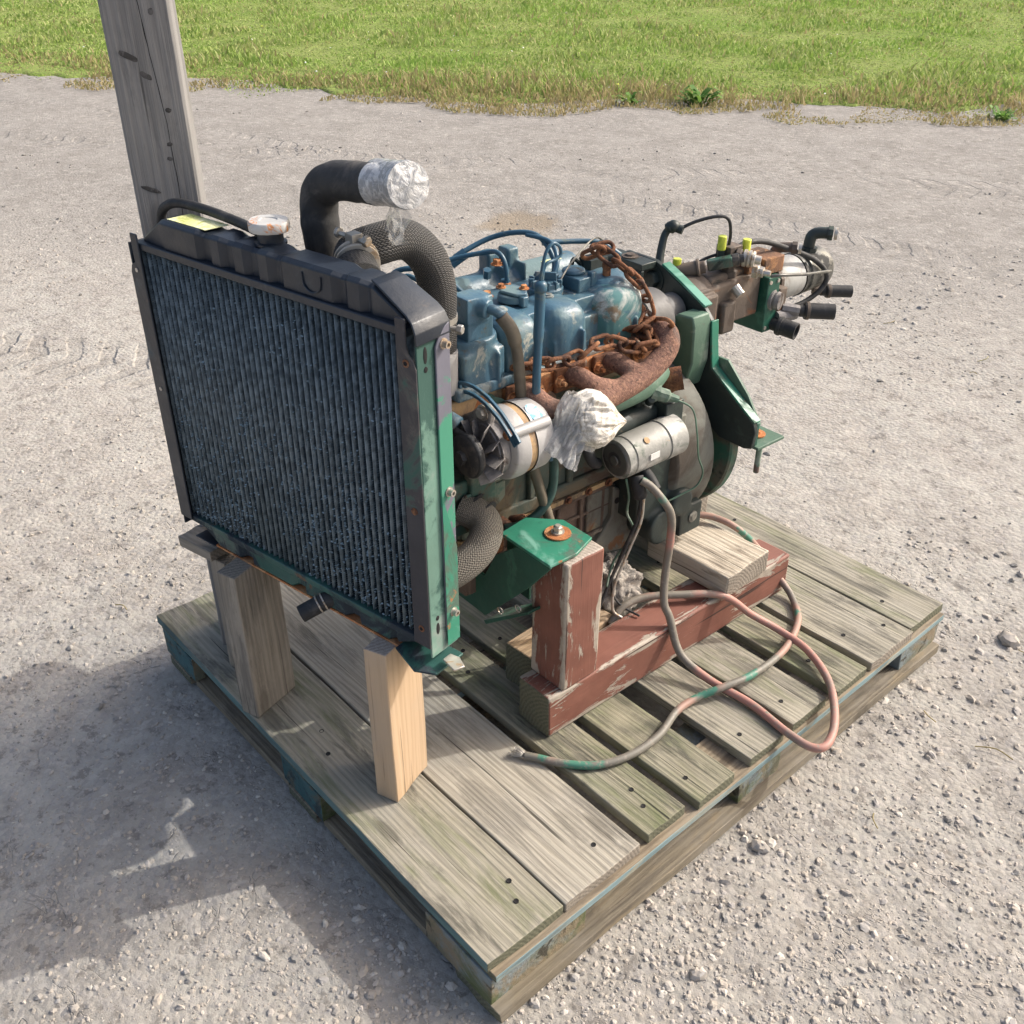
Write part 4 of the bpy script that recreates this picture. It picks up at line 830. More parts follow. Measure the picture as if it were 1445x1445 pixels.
mb = MB(); mb.bolt((.040, .075, .813), Zv, .008, .006); part('bracket_bolt', mb, 'rust_orange', br)
mb = MB(); mb.tube([(.116, .106, .810), (.127, .116, .790), (.131, .122, .765), (.132, .127, .735), (.133, .131, .690), (.135, .136, .640), (.140, .150, .560), (.150, .165, .49), (.158, .182, .42), (.158, .186, .36)], lambda t: .0108 if t < .22 else .0088, 14, 8)
part('breather_hose', mb, 'hose_brown', smooth=180)
# dipstick tube with looped handle
mb = MB(); mb.tube([(.150, .153, .858), (.150, .152, .820), (.150, .150, .760), (.150, .148, .700), (.150, .151, .650), (.153, .165, .610), (.155, .176, .560)], lambda t: .0082 if t < .3 else .0068, 14, 8); mb.lathe((.150, .153, .846), Zv, [(0, .0085), (.002, .0098), (.012, .0098), (.015, .007), (.017, .003)], 16)
dp = part('dipstick_tube', mb, 'blue_line', smooth=60)
mb = MB(); mb.tube([(.150, .153, .862), (.150, .157, .885), (.150, .164, .905), (.150, .176, .913), (.150, .188, .906), (.150, .191, .894), (.150, .180, .888), (.150, .165, .886), (.150, .158, .876), (.151, .155, .862)], .0026, 8, 8); part('dipstick_handle', mb, 'blue_line', dp, smooth=180)
mb = MB(); mb.tube([(.155, .178, .585), (.156, .184, .54), (.155, .180, .495), (.152, .160, .466), (.142, .130, .447), (.125, .105, .440)], .0078, 14, 8); part('oil_drain_hose', mb, 'hose_green', smooth=180)
# filler flange, oil cap, rear flange on the cover
mb = MB(); mb.lathe((.012, .215, .780), Zv, [(0, .026), (.012, .024)], 28); mb.prism([(-.026, 0), (-.010, -.020), (.022, -.012), (.030, .004), (.010, .022), (-.018, .018)], (.012, .215, .7925), X, Y, (0, 0, .0055)); mb.box(.030, .046, .208, .220, .777, .794)
o = part('filler_flange', mb, 'blue_paint', vc, bevel=.002)
mb = MB(); mb.bolt((-.006, .205, .798), Zv, .0055, .005); mb.bolt((.022, .230, .798), Zv, .0055, .005); [part('flange_bolt', q_, 'rust_orange', vc) for q_ in mb.pieces()]
mb = MB(); mb.lathe((.012, .285, .775), Zv, [(0, .030), (.012, .030), (.014, .027), (.022, .026), (.023, .020), (.0235, .0)], 36, False)
for k in range(12): a = k*math.pi/6; mb.box(-.002, .002, .020, .0285, .789, .802, Matrix.Translation((.012, .285, 0)) @ Matrix.Rotation(a, 4, 'Z'))
mb.box(-.018, .018, -.0025, .0025, .797, .812, Matrix.Translation((.012, .285, 0)) @ Matrix.Rotation(.7, 4, 'Z')); part('oil_filler_cap', mb, 'blue_paint', vc, bevel=.001)
mb = MB(); mb.box(.008, .050, .325, .365, .775, .799); mb.lathe((.015, .345, .799), Zv, [(0, .020), (.005, .020), (.007, .017)], 24); mb.box(.04, .052, .352, .364, .776, .806); part('breather_flange', mb, 'blue_paint', vc, bevel=.002)
mb = MB(); mb.cyl((.050, .388, .783), (.050, .388, .815), .0075, .007, 12); mb.hexnut((.050, .388, .806), Zv, .0085, .009); part('injector_stud', mb, 'rust', vc)
mb = MB(); mb.box(-.01, .02, .38, .42, .79, .812); mb.cyl((.0, .42, .79), (.005, .42, .835), .006); mb.cyl((-.02, .40, .80), (.02, .44, .806), .006); mb.tube([(-.02, .37, .79), (-.012, .37, .81), (-.004, .38, .80)], .004, 8); part('throttle_lever', mb, 'green_black', bevel=.001)
mb = MB(); mb.tube([(.03, .30, .797), (.02, .33, .815), (.005, .38, .835), (-.01, .42, .838), (-.02, .45, .82)], .0018, 6); part('throttle_cable', mb, 'motor_grey', smooth=180)
# intake manifold with two square lugs
mb = MB(); mb.tube([(-.105, .04, .748), (-.108, .12, .755), (-.108, .45, .752)], .0335, 24, 4)
for y in (.262, .305): mb.box(-.124, -.094, y-.0125, y+.0125, .76, .822); mb.box(-.096, -.070, y+.004, y+.010, .745, .80)
mb.box(-.108, -.05, .10, .44, .715, .74)
for y in (.16, .25, .34, .42): mb.tube([(-.10, y, .755), (-.07, y-.004, .745), (-.055, y-.006, .72)], .017, 12)
im = part('intake_manifold', mb, 'blue_paint', remesh=.003, sm=5)
mb = MB(); mb.lathe((-.109, .262, .8195), Zv, [(0, .004), (.0012, .004)], 12); mb.lathe((-.109, .305, .8195), Zv, [(0, .004), (.0012, .004)], 12); [part('lug_hole', q_, 'hole_black', im) for q_ in mb.pieces()]
mb = MB(); mb.prism([(-.01, -.02), (.012, -.018), (.014, .022), (-.008, .018)], (-.100, .388, .7835), X, Y, (0, 0, .0008)); part('sticker', mb, 'label_yellow', im)
# injector and fuel lines
for pts, r_ in (([(-.075, .135, .775), (-.095, .115, .800), (-.115, .095, .812), (-.135, .08, .79), (-.15, .07, .74)], .0042),
               ([(-.06, .17, .78), (-.075, .14, .812), (-.10, .105, .826), (-.13, .08, .815), (-.15, .07, .77)], .0045),
               ([(-.045, .25, .775), (-.05, .25, .815), (-.065, .247, .832), (-.09, .24, .828), (-.13, .20, .815), (-.15, .14, .80)], .0042),
               ([(-.02, .33, .78), (-.03, .34, .81), (-.06, .335, .842), (-.09, .315, .848), (-.13, .28, .835), (-.15, .22, .81)], .0046),
               ([(.0, .31, .79), (-.01, .33, .815), (-.04, .34, .838), (-.08, .32, .846)], .0042),
               ([(-.06, .34, .832), (-.04, .40, .828), (-.02, .44, .822), (.0, .47, .80)], .0046)):
    mb = MB(); mb.tube(pts, r_, 10, 8); part('injector_line', mb, 'blue_line', smooth=180)
mb = MB(); mb.cyl((-.135, .20, .805), (-.125, .225, .822), .0095, seg=12); mb.cyl((-.05, .25, .775), (-.05, .25, .79), .008, seg=6); mb.cyl((-.055, .215, .80), (-.05, .212, .815), .007, seg=6); [part('injector_nut', q_, 'blue_line') for q_ in mb.pieces()]
mb = MB()
for q in ((-.045, .25, .776), (-.06, .24, .815), (-.03, .195, .778)): mb.bolt(q, Zv, .007, .008)
[part('line_bolt', q_, 'rust_orange') for q_ in mb.pieces()]
# exhaust manifold
mb = MB()
mb.tube([(.105, .150, .672), (.135, .150, .676), (.165, .160, .662), (.178, .195, .645)], .0175, 18, 8)
mb.tube([(.105, .250, .668), (.135, .250, .678), (.165, .262, .668), (.178, .300, .655)], .0165, 18, 8)
mb.tube([(.105, .335, .668), (.135, .335, .680), (.165, .342, .672), (.180, .360, .662)], .0165, 18, 8)
mb.tube([(.178, .195, .640), (.180, .250, .648), (.182, .300, .655), (.182, .350, .665), (.180, .392, .682), (.172, .420, .702), (.150, .430, .716), (.112, .428, .700)], .0195, 20, 8)
mb.tube([(.179, .215, .64), (.186, .21, .61), (.195, .205, .585)], .027, 18, 6)
em = part('exhaust_manifold', mb, 'rust_pitted', remesh=.0032, sm=4)
for y in (.150, .250, .335, .427):
    mb = MB(); mb.box(.1125, .121, y-.034, y+.034, .652, .692); mb.cyl((.1215, y-.027, .672), (.130, y-.027, .672), .0068, seg=6); mb.cyl((.1215, y+.027, .672), (.130, y+.027, .672), .0068, seg=6); part('manifold_flange', mb, 'rust', em, bevel=.002)
    for s_ in (-.027, .027): mb = MB(); mb.cyl((.121, y+s_, .672), (.137, y+s_, .672), .0035, seg=8); mb.lathe((.121, y+s_, .672), X, [(0, .0105), (.0015, .0105)], 14); mb.hexnut((.1225, y+s_, .672), X, .0078, .007); part('manifold_nut', mb, 'rust_orange', em)
mb = MB(); mb.prism([(.10, .395), (.175, .405), (.182, .435), (.155, .462), (.10, .46)], (0, 0, .700), X, Y, (0, 0, .006)); part('heat_shield', mb, 'cast_brown', em, bevel=.001)
mb = MB(); mb.bolt((.1125, .205, .640), (1, -.3, .2), .011, .010); mb.cyl((.1125, .205, .640), (.14, .195, .646), .008); part('brass_plug', mb, 'amber')
mb = MB(); mb.lathe((.108, .100, .655), (1, -.6, .2), [(0, .020), (.006, .022), (.007, .012), (.014, .012)], 24); mb.lathe((.090, .092, .660), (1, -.6, .2), [(0, .022), (.012, .022)], 20); w1 = part('washer_plug', mb, 'green_faded'); 
mb = MB(); mb.lathe((.092, .078, .668), (1, -.6, .3), [(0, .018), (.012, .018)], 20); part('rusty_clamp', mb, 'rust_orange')
mb = MB(); mb.lathe((.119, .094, .658), (1, -.6, .2), [(0, .0065), (.007, .0065)], 6); part('plug_bolt', mb, 'rust', w1)
# ruddy grime ledge under the thermostat
mb = MB(); mb.box(-.06, .100, .02, .125, .655, .686); mb.box(.06, .105, .06, .13, .62, .66); mb.cyl((.098, .07, .64), (.11, .07, .64), .010, seg=8); mb.cyl((.100, .115, .635), (.112, .115, .635), .008, seg=8); part('head_front', mb, 'amber', hd, bevel=.003)
# cooling fan between radiator and timing cover, added to close sunlit gaps
mb = MB(); mb.cyl((.02, -.062, .60), (.02, -.046, .60), .035, seg=24)
for k in range(6):
    a = k*math.pi/3+.3; R_ = Matrix.Translation((.02, -.056, .60)) @ Matrix.Rotation(a, 4, 'Y') @ Matrix.Rotation(.45, 4, 'X'); mb.box(.03, .165, -.001, .001, -.030, .030, R_)
part('radiator_fan', mb, 'dark_metal', bevel=.0008)
# timing cover & water pump
mb = MB(); mb.box(-.09, .085, .005, .034, .43, .66); mb.cyl((.02, -.02, .60), (.02, .02, .60), .05, seg=24); mb.box(.03, .125, -.01, .05, .52, .56); part('timing_cover', mb, 'block_green', bevel=.004)
mb = MB(); mb.cyl((.02, -.048, .60), (.02, -.022, .60), .055, seg=30); mb.cyl((.0, -.048, .44), (.0, -.022, .44), .06, seg=30); part('fan_pulley', mb, 'dark_metal', bevel=.001)
mb = MB(); mb.box(.085, .125, -.005, .085, .475, .535); mb.box(.115, .135, .03, .08, .49, .575); mb.prism([(.02, .54), (.10, .54), (.10, .51), (.06, .48), (.03, .47), (-.02, .47)], (.128, 0, 0), Y, Zv, (.006, 0, 0)); ab = part('alternator_bracket', mb, 'block_green', bevel=.003)
mb = MB(); mb.cyl((.13, -.014, .497), (.13, .004, .497), .009, seg=6); part('bracket_bolt', mb, 'cast_brown', ab)
# alternator
ax, az = .150, .622
mb = MB(); o0 = (ax, .062, az); mb.lathe(o0, Y, [(0, .048), (.004, .056), (.012, .0585), (.030, .0585)], 40); mb.lathe((ax, .1045, az), Y, [(0, .0585), (.030, .0575), (.040, .052), (.045, .040), (.046, .0)], 40, False)
for a in (40, 150, 262): 
    c_, s_ = math.cos(rad(a)), math.sin(rad(a)); mb.cyl((ax+.060*c_, .056, az+.060*s_), (ax+.060*c_, .133, az+.060*s_), .0085, seg=14)
al = part('alternator', mb, 'aluminium', bevel=.0015, smooth=40)
mb = MB(); mb.lathe((ax, .0925, az), Y, [(0, .0565), (.0118, .0565)], 40); part('stator_band', mb, 'amber', al)
mb = MB(); mb.cyl((ax, .040, az), (ax, .061, az), .045, seg=30)
for k in range(11):
    a = k*2*math.pi/11; R_ = Matrix.Translation((ax, .034, az)) @ Matrix.Rotation(a, 4, 'Y'); mb.box(.022, .052, -.012, .012, -.0009, .0009, R_ @ Matrix.Rotation(.5, 4, 'X')); 
mb.lathe((ax, .043, az), Y, [(0, .050), (.002, .050)], 30); part('cooling_fan', mb, 'aluminium_dark', al, bevel=.0008)
mb = MB(); mb.lathe((ax, .004, az), Y, [(0, .012), (.001, .030), (.004, .034), (.009, .024), (.014, .034), (.017, .034), (.018, .014)], 30); mb.hexnut((ax, -.004, az), Y, .011, .009); part('pulley', mb, 'dark_metal', al)
mb = MB(); pts = []
for k in range(13): a = rad(-100+k*17); pts.append((ax+.0315*math.cos(a), .0128, az+.0315*math.sin(a)))
for k in range(13): a = rad(100+k*13); pts.append((.02+.052*math.cos(a), .0128-.045*0, .60+.052*math.sin(a)))
mb.tube(pts, .0055, 8, 3, closed=True); part('drive_belt', mb, 'rubber', smooth=180)
mb = MB(); mb.prism([(ax-.072, az+.025), (ax-.030, az+.052), (ax-.008, az+.072), (ax+.010, az+.078), (ax+.018, az+.068), (ax+.012, az+.045), (ax+.034, az+.02), (ax+.02, az-.0), (ax-.05, az+.0)], (0, .044, 0), X, Zv, (0, .012, 0)); part('front_bracket', mb, 'aluminium_dark', al, bevel=.003)
mb = MB(); mb.bolt((ax-.0, .0435, az+.062), (0, -1, 0), .0085, .007); part('adjuster_bolt', mb, 'zinc', al)
mb = MB(); mb.bolt((ax+.046, .0545, az+.040), (0, -1, 0), .0065, .005); part('case_bolt', mb, 'rust', al)
mb = MB(); mb.prism([(-.016, -.007), (-.008, -.011), (.008, -.011), (.016, -.007), (.018, 0), (.016, .007), (.008, .011), (-.008, .011), (-.016, .007), (-.018, 0)], Vector((ax, .119, az))+Vector((.030, 0, .0492)), Vector((.85, .10, -.52)).normalized(), Y, (.0004, 0, .0007)); part('oval_sticker', mb, 'label_blue', al)
# slotted adjusting arm
def slot_arm(pts, wd, th_, sl0, sl1):
    mb = MB(); n = len(pts); P = [Vector(p) for p in pts]; b = 0
    for side in (0, 1):
        for lane in ((-1, -.42), (.42, 1)):
            pass
    T_ = [(P[min(i+1, n-1)]-P[max(i-1, 0)]).normalized() for i in range(n)]; N_ = [Vector((-t.z, 0, t.x)) for t in T_]
    def strip(a0, a1, i0, i1):
        b = len(mb.v)
        for i in range(i0, i1+1):
            for (l_, yy) in ((a0, 0), (a1, 0), (a1, th_), (a0, th_)): mb.v.append(tuple(P[i]+N_[i]*wd*l_+Vector((0, yy, 0))))
        for i in range(i1-i0):
            for k in range(4): mb.face((b+i*4+k, b+i*4+(k+1) % 4, b+(i+1)*4+(k+1) % 4, b+(i+1)*4+k))
        mb.face([b+k for k in reversed(range(4))]); mb.face([b+(i1-i0)*4+k for k in range(4)])
    strip(-1, -.42, 0, n-1); strip(.42, 1, 0, n-1); strip(-.42, .42, 0, sl0); strip(-.42, .42, sl1, n-1)
    return mb
arm = [(.040, .038, .672), (.055, .038, .684), (.070, .038, .695), (.085, .038, .703), (.100, .039, .7085), (.115, .039, .712), (.130, .040, .7125), (.145, .040, .711), (.160, .041, .707), (.175, .041, .701), (.190, .042, .693), (.205, .042, .683), (.218, .042, .673), (.230, .042, .662)]
part('adjusting_arm', slot_arm(arm, .0095, .005, 4, 12), 'blue_line', bevel=.001)
mb = MB(); mb.tube([(.02, -.005, .64), (.055, .0, .662), (.09, .01, .668), (.12, .02, .66)], .012, 14, 6); part('bypass_pipe', mb, 'blue_grimy', smooth=180)
# sump
mb = MB(); mb.box(-.085, .084, .05, .50, .300, .4150)
for y in (.15, .205, .26, .315, .37): mb.box(.08, .0915, y-.004, y+.004, .315, .4150)
mb.box(.08, .0905, .08, .39, .360, .367); mb.box(.08, .0965, .08, .39, .405, .4150); mb.box(.08, .0975, .08, .39, .312, .320); mb.box(.08, .096, .05, .09, .31, .4145)
sp = part('oil_pan', mb, 'pan_rust', bevel=.003)
mb = MB(); mb.prism([(.385, .405), (.40, .395), (.43, .40), (.50, .412), (.52, .40), (.512, .34), (.525, .30), (.50, .262), (.42, .252), (.36, .262), (.33, .285), (.36, .31), (.385, .34)], (.088, 0, 0), Y, Zv, (.014, 0, 0)); mb.box(-.08, .09, .33, .52, .25, .40); mb.prism([(.20, .308), (.36, .262), (.37, .25), (.20, .295)], (.07, 0, 0), Y, Zv, (.035, 0, 0))
sr = part('sump_plate', mb, 'pan_grey', sp, bevel=.003)
mb = MB(); mb.lathe((.1022, .395, .372), X, [(0, .0065), (.0008, .0065)], 14); mb.lathe((.1022, .508, .325), X, [(0, .005), (.0008, .005)], 14); mb.lathe((.0975, .185, .392), X, [(0, .006), (.0008, .006)], 12); [part('bolt_hole', q_, 'hole_black', sr) for q_ in mb.pieces()]
mb = MB(); mb.cyl((.09, .285, .30), (.118, .285, .30), .017, seg=8); mb.cyl((.118, .285, .30), (.123, .285, .30), .010, seg=6); part('drain_plug', mb, 'pan_grey', sp, bevel=.002)
mb = MB(); mb.box(.095, .125, .09, .125, .425, .445); mb.cyl((.11, .13, .438), (.135, .14, .45), .010, seg=8); mb.box(.10, .13, .07, .1, .40, .43); part('oil_sender', mb, 'rust', bevel=.003)
# side bulge (oil gallery / filter) green under the manifold
mb = MB(); mb.tube([(.10, .22, .60), (.115, .28, .605), (.125, .34, .605), (.125, .42, .61), (.11, .47, .62)], .024, 16, 6); mb.box(.09, .125, .23, .45, .58, .63); part('oil_gallery', mb, 'green_faded', remesh=.003, sm=5)
# flywheel housing
mb = MB(); mb.lathe((0, .478, .420), Y, [(0, .150), (.010, .165), (.045, .172), (.060, .176), (.098, .176)], 56); mb.box(.05, .145, .45, .52, .43, .53)
fh = part('flywheel_housing', mb, 'pan_grey', bevel=.003)
mb = MB(); mb.prism([(.40, .62), (.62, .62), (.62, .52), (.40, .52)], (0, 0, 0), (0, 0, .0), (0, 0, 0), (0, 0, 0)) if False else None
mb = MB(); mb.lathe((0, .628, .420), Y, [(0, .170), (.004, .173), (.022, .173), (.026, .170)], 64); part('housing_ring', mb, 'green_dull', fh)
mb = MB(); mb.box(.085, .150, .40, .54, .340, .470); mb.box(.03, .15, .50, .575, .275, .42); mb.cyl((.10, .46, .315), (.165, .46, .315), .036, seg=20); mb.cyl((.145, .50, .36), (.175, .50, .36), .03, seg=10); mb.box(.11, .172, .50, .56, .28, .345)
lh = part('lower_housing', mb, 'green_black', remesh=.004, sm=4)
mb = MB(); mb.lathe((.170, .535, .315), X, [(0, .012), (.004, .012), (.005, .006), (.0055, .006)], 20); part('plug_face', mb, 'motor_grey', lh)
mb = MB(); mb.tube([(.1, .49, .575), (.115, .50, .592), (.13, .515, .598)], .022, 12); part('inspection_port', mb, 'rust', fh)
mb = MB(); mb.lathe((.135, .43, .598), (.6, .7, -.3), [(0, .016), (.012, .016), (.013, .012), (.03, .012), (.034, .008), (.05, .006)], 10); part('oil_switch', mb, 'green_faded', fh)
mb = MB(); mb.tube([(.165, .462, .583), (.185, .485, .565), (.197, .49, .52), (.198, .50, .47), (.196, .52, .43), (.190, .515, .40), (.178, .49, .385), (.165, .46, .372)], .0018, 6, 8); part('switch_wire', mb, 'green_faded', smooth=180)
# starter motor
mb = MB(); a_ = Vector((0, 1, .02)); s0 = Vector((.165, .318, .513)); mb.lathe(s0, a_, [(0, .030), (.002, .0355), (.016, .0365), (.017, .0345), (.020, .0345), (.021, .0365), (.100, .0370), (.1005, .0355), (.1035, .0355), (.104, .038), (.145, .038), (.150, .030)], 40)
st = part('starter_motor', mb, 'starter_metal', smooth=35)
mb = MB(); mb.lathe(s0-a_*.0022, a_, [(0, .0270), (.0005, .0290), (.0025, .0305)], 30); part('end_cap', mb, 'motor_grey', st, bevel=.0005); mb = MB(); mb.lathe(s0-a_*.0026, a_, [(0, .0150), (.0006, .0156)], 24); part('end_cap_recess', mb, 'dark_metal', st)
mb = MB(); mb.lathe(s0-a_*.0045, a_, [(0, .0080), (.0022, .0095)], 20); part('centre_boss', mb, 'motor_grey', st)
mb = MB(); mb.prism([(-.011, -.006), (.011, -.006), (.011, .006), (-.011, .006)], s0+a_*.058+Vector((.0375, 0, .003)), a_.normalized(), Zv, (.0012, 0, 0)); part('white_label', mb, 'label_white', st)
mb = MB(); mb.lathe(s0+a_*.050+Vector((.022, 0, .028)), (.6, 0, .8), [(0, .006), (.003, .006), (.0032, .003)], 12); part('terminal_screw', mb, 'amber', st)
mb = MB(); mb.cyl((.118, .34, .545), (.118, .45, .55), .022, seg=20); mb.cyl((.118, .325, .545), (.118, .34, .545), .014); mb.cyl((.13, .43, .575), (.145, .42, .59), .008, seg=8); mb.cyl((.12, .41, .57), (.13, .405, .592), .006, seg=8); mb.box(.10, .16, .445, .49, .49, .575); part('starter_solenoid', mb, 'green_black', bevel=.002)
mb = MB(); mb.tube([(.125, .315, .56), (.118, .30, .55), (.122, .292, .525), (.128, .30, .50), (.125, .315, .49)], .010, 10); part('rubber_boot', mb, 'rubber_dusty', st, smooth=180)
mb = MB(); mb.tube([(.185, .352, .478), (.192, .35, .462), (.196, .355, .440)], .0125, 12); mb.tube([(.175, .375, .480), (.198, .372, .472), (.215, .372, .455)], .0105, 12); part('terminal_boot', mb, 'rubber', st, smooth=180)
# thin wires hanging from the starter
for pts, r_, mt in (([(.180, .332, .476), (.182, .340, .440), (.176, .345, .40), (.186, .352, .372), (.184, .345, .345), (.176, .318, .305), (.19, .29, .27)], .0022, 'green_faded'),
                    ([(.196, .356, .44), (.196, .355, .40), (.190, .335, .34), (.186, .305, .28), (.19, .27, .22)], .0032, 'dark_metal'),
                    ([(.199, .360, .44), (.200, .357, .39), (.194, .337, .33), (.192, .31, .27), (.20, .30, .22), (.215, .31, .205)], .0026, 'zinc'),
                    ([(.194, .358, .44), (.193, .352, .39), (.186, .33, .33), (.184, .31, .28), (.19, .31, .24), (.205, .325, .215), (.235, .335, .209)], .0022, 'rubber')):
    mb = MB(); mb.tube(pts, r_, 8, 8); part('starter_wire', mb, mt, smooth=180)
# front mount bracket: folded green channel
mb = MB(); PL = [(.204, .463), (.284, .463), (.236, .404), (.232, .352), (.128, .262), (.118, .275), (.124, .350), (.150, .42)]
mb.prism([(.150, .418), (.206, .4635), (.286, .4635), (.236, .400), (.118, .272), (.116, .352)], (0, .064, 0), X, Zv, (0, .0045, 0))
mb.box(.030, .12, .064, .0685, .275, .36)
fm = part('front_mount', mb, 'green_dark', bevel=.0012)
mb = MB(); mb.prism([(.206, .0635), (.2855, .0635), (.2855, .120), (.268, .168), (.200, .168), (.155, .125), (.165, .0635)], (0, 0, .4640), X, Y, (0, 0, .0055)); part('mount_top_plate', mb, 'green_bright', fm, bevel=.0012)
mb = MB(); mb.prism([(.045, .335), (.155, .42), (.2, .462), (.2, .455), (.15, .405), (.05, .325)], (0, .155, 0), X, Zv, (0, .005, 0)); mb.prism([(.116, .262), (.236, .352), (.236, .346), (.122, .256)], (0, .0642, 0), X, Zv, (0, .055, 0)); mb.box(.10, .16, .13, .135, .30, .42); part('mount_web', mb, 'green_dark', fm, bevel=.001)
mb = MB()
for q in ((.165, .312), (.212, .345)): mb.tube([(q[0]+.007*math.cos(t), .0625, q[1]+.006*math.sin(t)) for t in np.linspace(0, 5.2, 7)], .0014, 6, 4)
[part('weld_ring', q_, 'zinc', fm, smooth=180) for q_ in mb.pieces()]
wb = part('mount_washer', MB().lathe((.226, .132, .4697), Zv, [(0, .022), (.003, .022), (.0032, .010)], 30), 'rust_orange', fm, bevel=.0008)
mb = MB(); mb.lathe((.226, .132, .4730), Zv, [(0, .011), (.0025, .011)], 24); mb.hexnut((.226, .132, .4756), Zv, .0078, .009); mb.cyl((.226, .132, .4847), (.226, .132, .4865), .0045); part('mount_bolt', mb, 'zinc', fm)
mb = MB(); mb.box(-.30, .03, .064, .069, .275, .36); mb.box(-.30, -.2, .064, .165, .462, .468); mb.prism([(-.25, .463), (-.20, .463), (-.10, .36), (-.15, .30)], (0, .064, 0), X, Zv, (0, .005, 0)); mb.box(-.20, -.09, .09, .15, .33, .41); part('left_mount', mb, 'green_dark', bevel=.001)
# injection pump and filters on the left side
mb = MB(); mb.box(-.17, -.096, .06, .26, .55, .64); mb.cyl((-.21, .15, .50), (-.21, .15, .63), .04, seg=24); mb.cyl((-.16, .34, .47), (-.16, .34, .60), .045, seg=24); mb.box(-.2, -.09, .12, .36, .60, .64); mb.box(-.14, -.09, .3, .38, .5, .58); part('fuel_pump_group', mb, 'blue_grimy', bevel=.004)
mb = MB(); mb.lathe((-.25, .135, .655), Y, [(0, .030), (.004, .048), (.030, .052), (.032, .055), (.036, .055), (.038, .052), (.115, .052), (.120, .040)], 32); mb.box(-.26, -.10, .19, .21, .655, .675); part('shadow_canister', mb, 'dark_metal', bevel=.001)  # unseen canister added to cast a shadow patch left of the pallet
# ------------ coupling drum, rear plate and pump
mb = MB(); mb.lathe((.010, .462, .668), Y, [(0, .028), (.004, .046), (.035, .050), (.036, .046), (.040, .046), (.041, .053), (.095, .055), (.100, .048)], 48); mb.lathe((.010, .56, .668), Y, [(0, .034), (.05, .034)], 30); part('coupling_drum', mb, 'grey_drum')
mb = MB(); rp_poly = [(-.150, .700), (-.146, .735), (-.125, .748), (-.05, .748), (-.032, .742), (.083, .690), (.100, .672), (.112, .580), (.225, .507), (.231, .492), (.226, .457), (.210, .452), (.150, .452), (.118, .470), (.085, .45), (.06, .30), (-.10, .30), (-.15, .45)]
mb.prism(rp_poly, (0, .615, 0), X, Zv, (0, .010, 0)); rp = part('rear_plate', mb, 'green_black', bevel=.0015)  # shade on the face put into its near-black green, lit edges brighter
def edge_strip(path, y0, y1, t):
    mb = MB(); n = len(path); P = [Vector((x, 0, z)) for x, z in path]; b = 0; N_ = []
    for i in range(n):
        t_ = (P[min(i+1, n-1)]-P[max(i-1, 0)]).normalized(); N_.append(Vector((-t_.z, 0, t_.x)))
    for i in range(n):
        for o_, yy in ((0, y0), (t, y0), (t, y1), (0, y1)): q = P[i]+N_[i]*o_; mb.v.append((q.x, yy, q.z))
    for i in range(n-1):
        for k in range(4): mb.face((i*4+k, i*4+(k+1) % 4, (i+1)*4+(k+1) % 4, (i+1)*4+k))
    mb.face([3, 2, 1, 0]); mb.face([(n-1)*4+k for k in range(4)]); return mb
part('plate_rim', edge_strip([(-.030, .7432), (.020, .7215), (.082, .692)], .613, .634, .005), 'green_bright', rp, bevel=.001)
part('plate_rim', edge_strip([(.100, .672), (.105, .63), (.1135, .582), (.17, .545), (.226, .509)], .613, .632, .0045), 'green_bright', rp, bevel=.001)
mb = MB(); mb.box(-.148, -.045, .575, .6148, .735, .748); mb.prism([(-.148, .70), (-.045, .72), (-.045, .7348), (-.148, .7348)], (0, .575, 0), X, Zv, (0, .008, 0)); mb.box(-.148, -.140, .583, .6148, .70, .7348); tp = part('top_bracket', mb, 'green_black', rp, bevel=.0015)
mb = MB(); mb.lathe((-.095, .595, .7482), Zv, [(0, .016), (.002, .016), (.0025, .010), (.006, .009), (.0062, .003)], 24); part('top_stud', mb, 'cast_brown', tp)
mb = MB(); mb.bolt((-.048, .6145, .712), (0, -1, 0), .017, .012); part('plate_bolt', mb, 'green_black', rp)
# gusset box
mb = MB(); mb.prism([(.036, .650), (.045, .672), (.058, .684), (.095, .688), (.101, .670), (.104, .60), (.090, .545), (.050, .548), (.042, .57)], (0, .568, 0), X, Zv, (0, .0468, 0)); gs = part('gusset', mb, 'green_faded', rp, bevel=.0035)
mb = MB(); mb.prism([(.10, .60), (.135, .60), (.19, .548), (.225, .50), (.16, .53), (.105, .57)], (0, .634, 0), X, Zv, (0, .006, 0)); part('rear_gusset', mb, 'green_faded', rp, bevel=.001)
mb = MB(); mb.box(.150, .235, .626, .705, .4525, .4590); ft = part('mount_foot', mb, 'green_faded', rp, bevel=.0015)
mb = MB(); mb.prism([(.10, .54), (.226, .506), (.226, .46), (.16, .46), (.11, .48)], (0, .6255, 0), X, Zv, (0, .008, 0)); part('foot_web', mb, 'green_dark', rp, bevel=.001)
mb = MB(); mb.lathe((.196, .668, .4592), Zv, [(0, .018), (.003, .018), (.0032, .009), (.009, .008)], 26); part('mount_washer', mb, 'rust_orange', ft, bevel=.0006)
mb = MB(); mb.cyl((.228, .640, .400), (.228, .640, .4523), .0055, seg=12); part('mount_stud', mb, 'green_faded', ft)
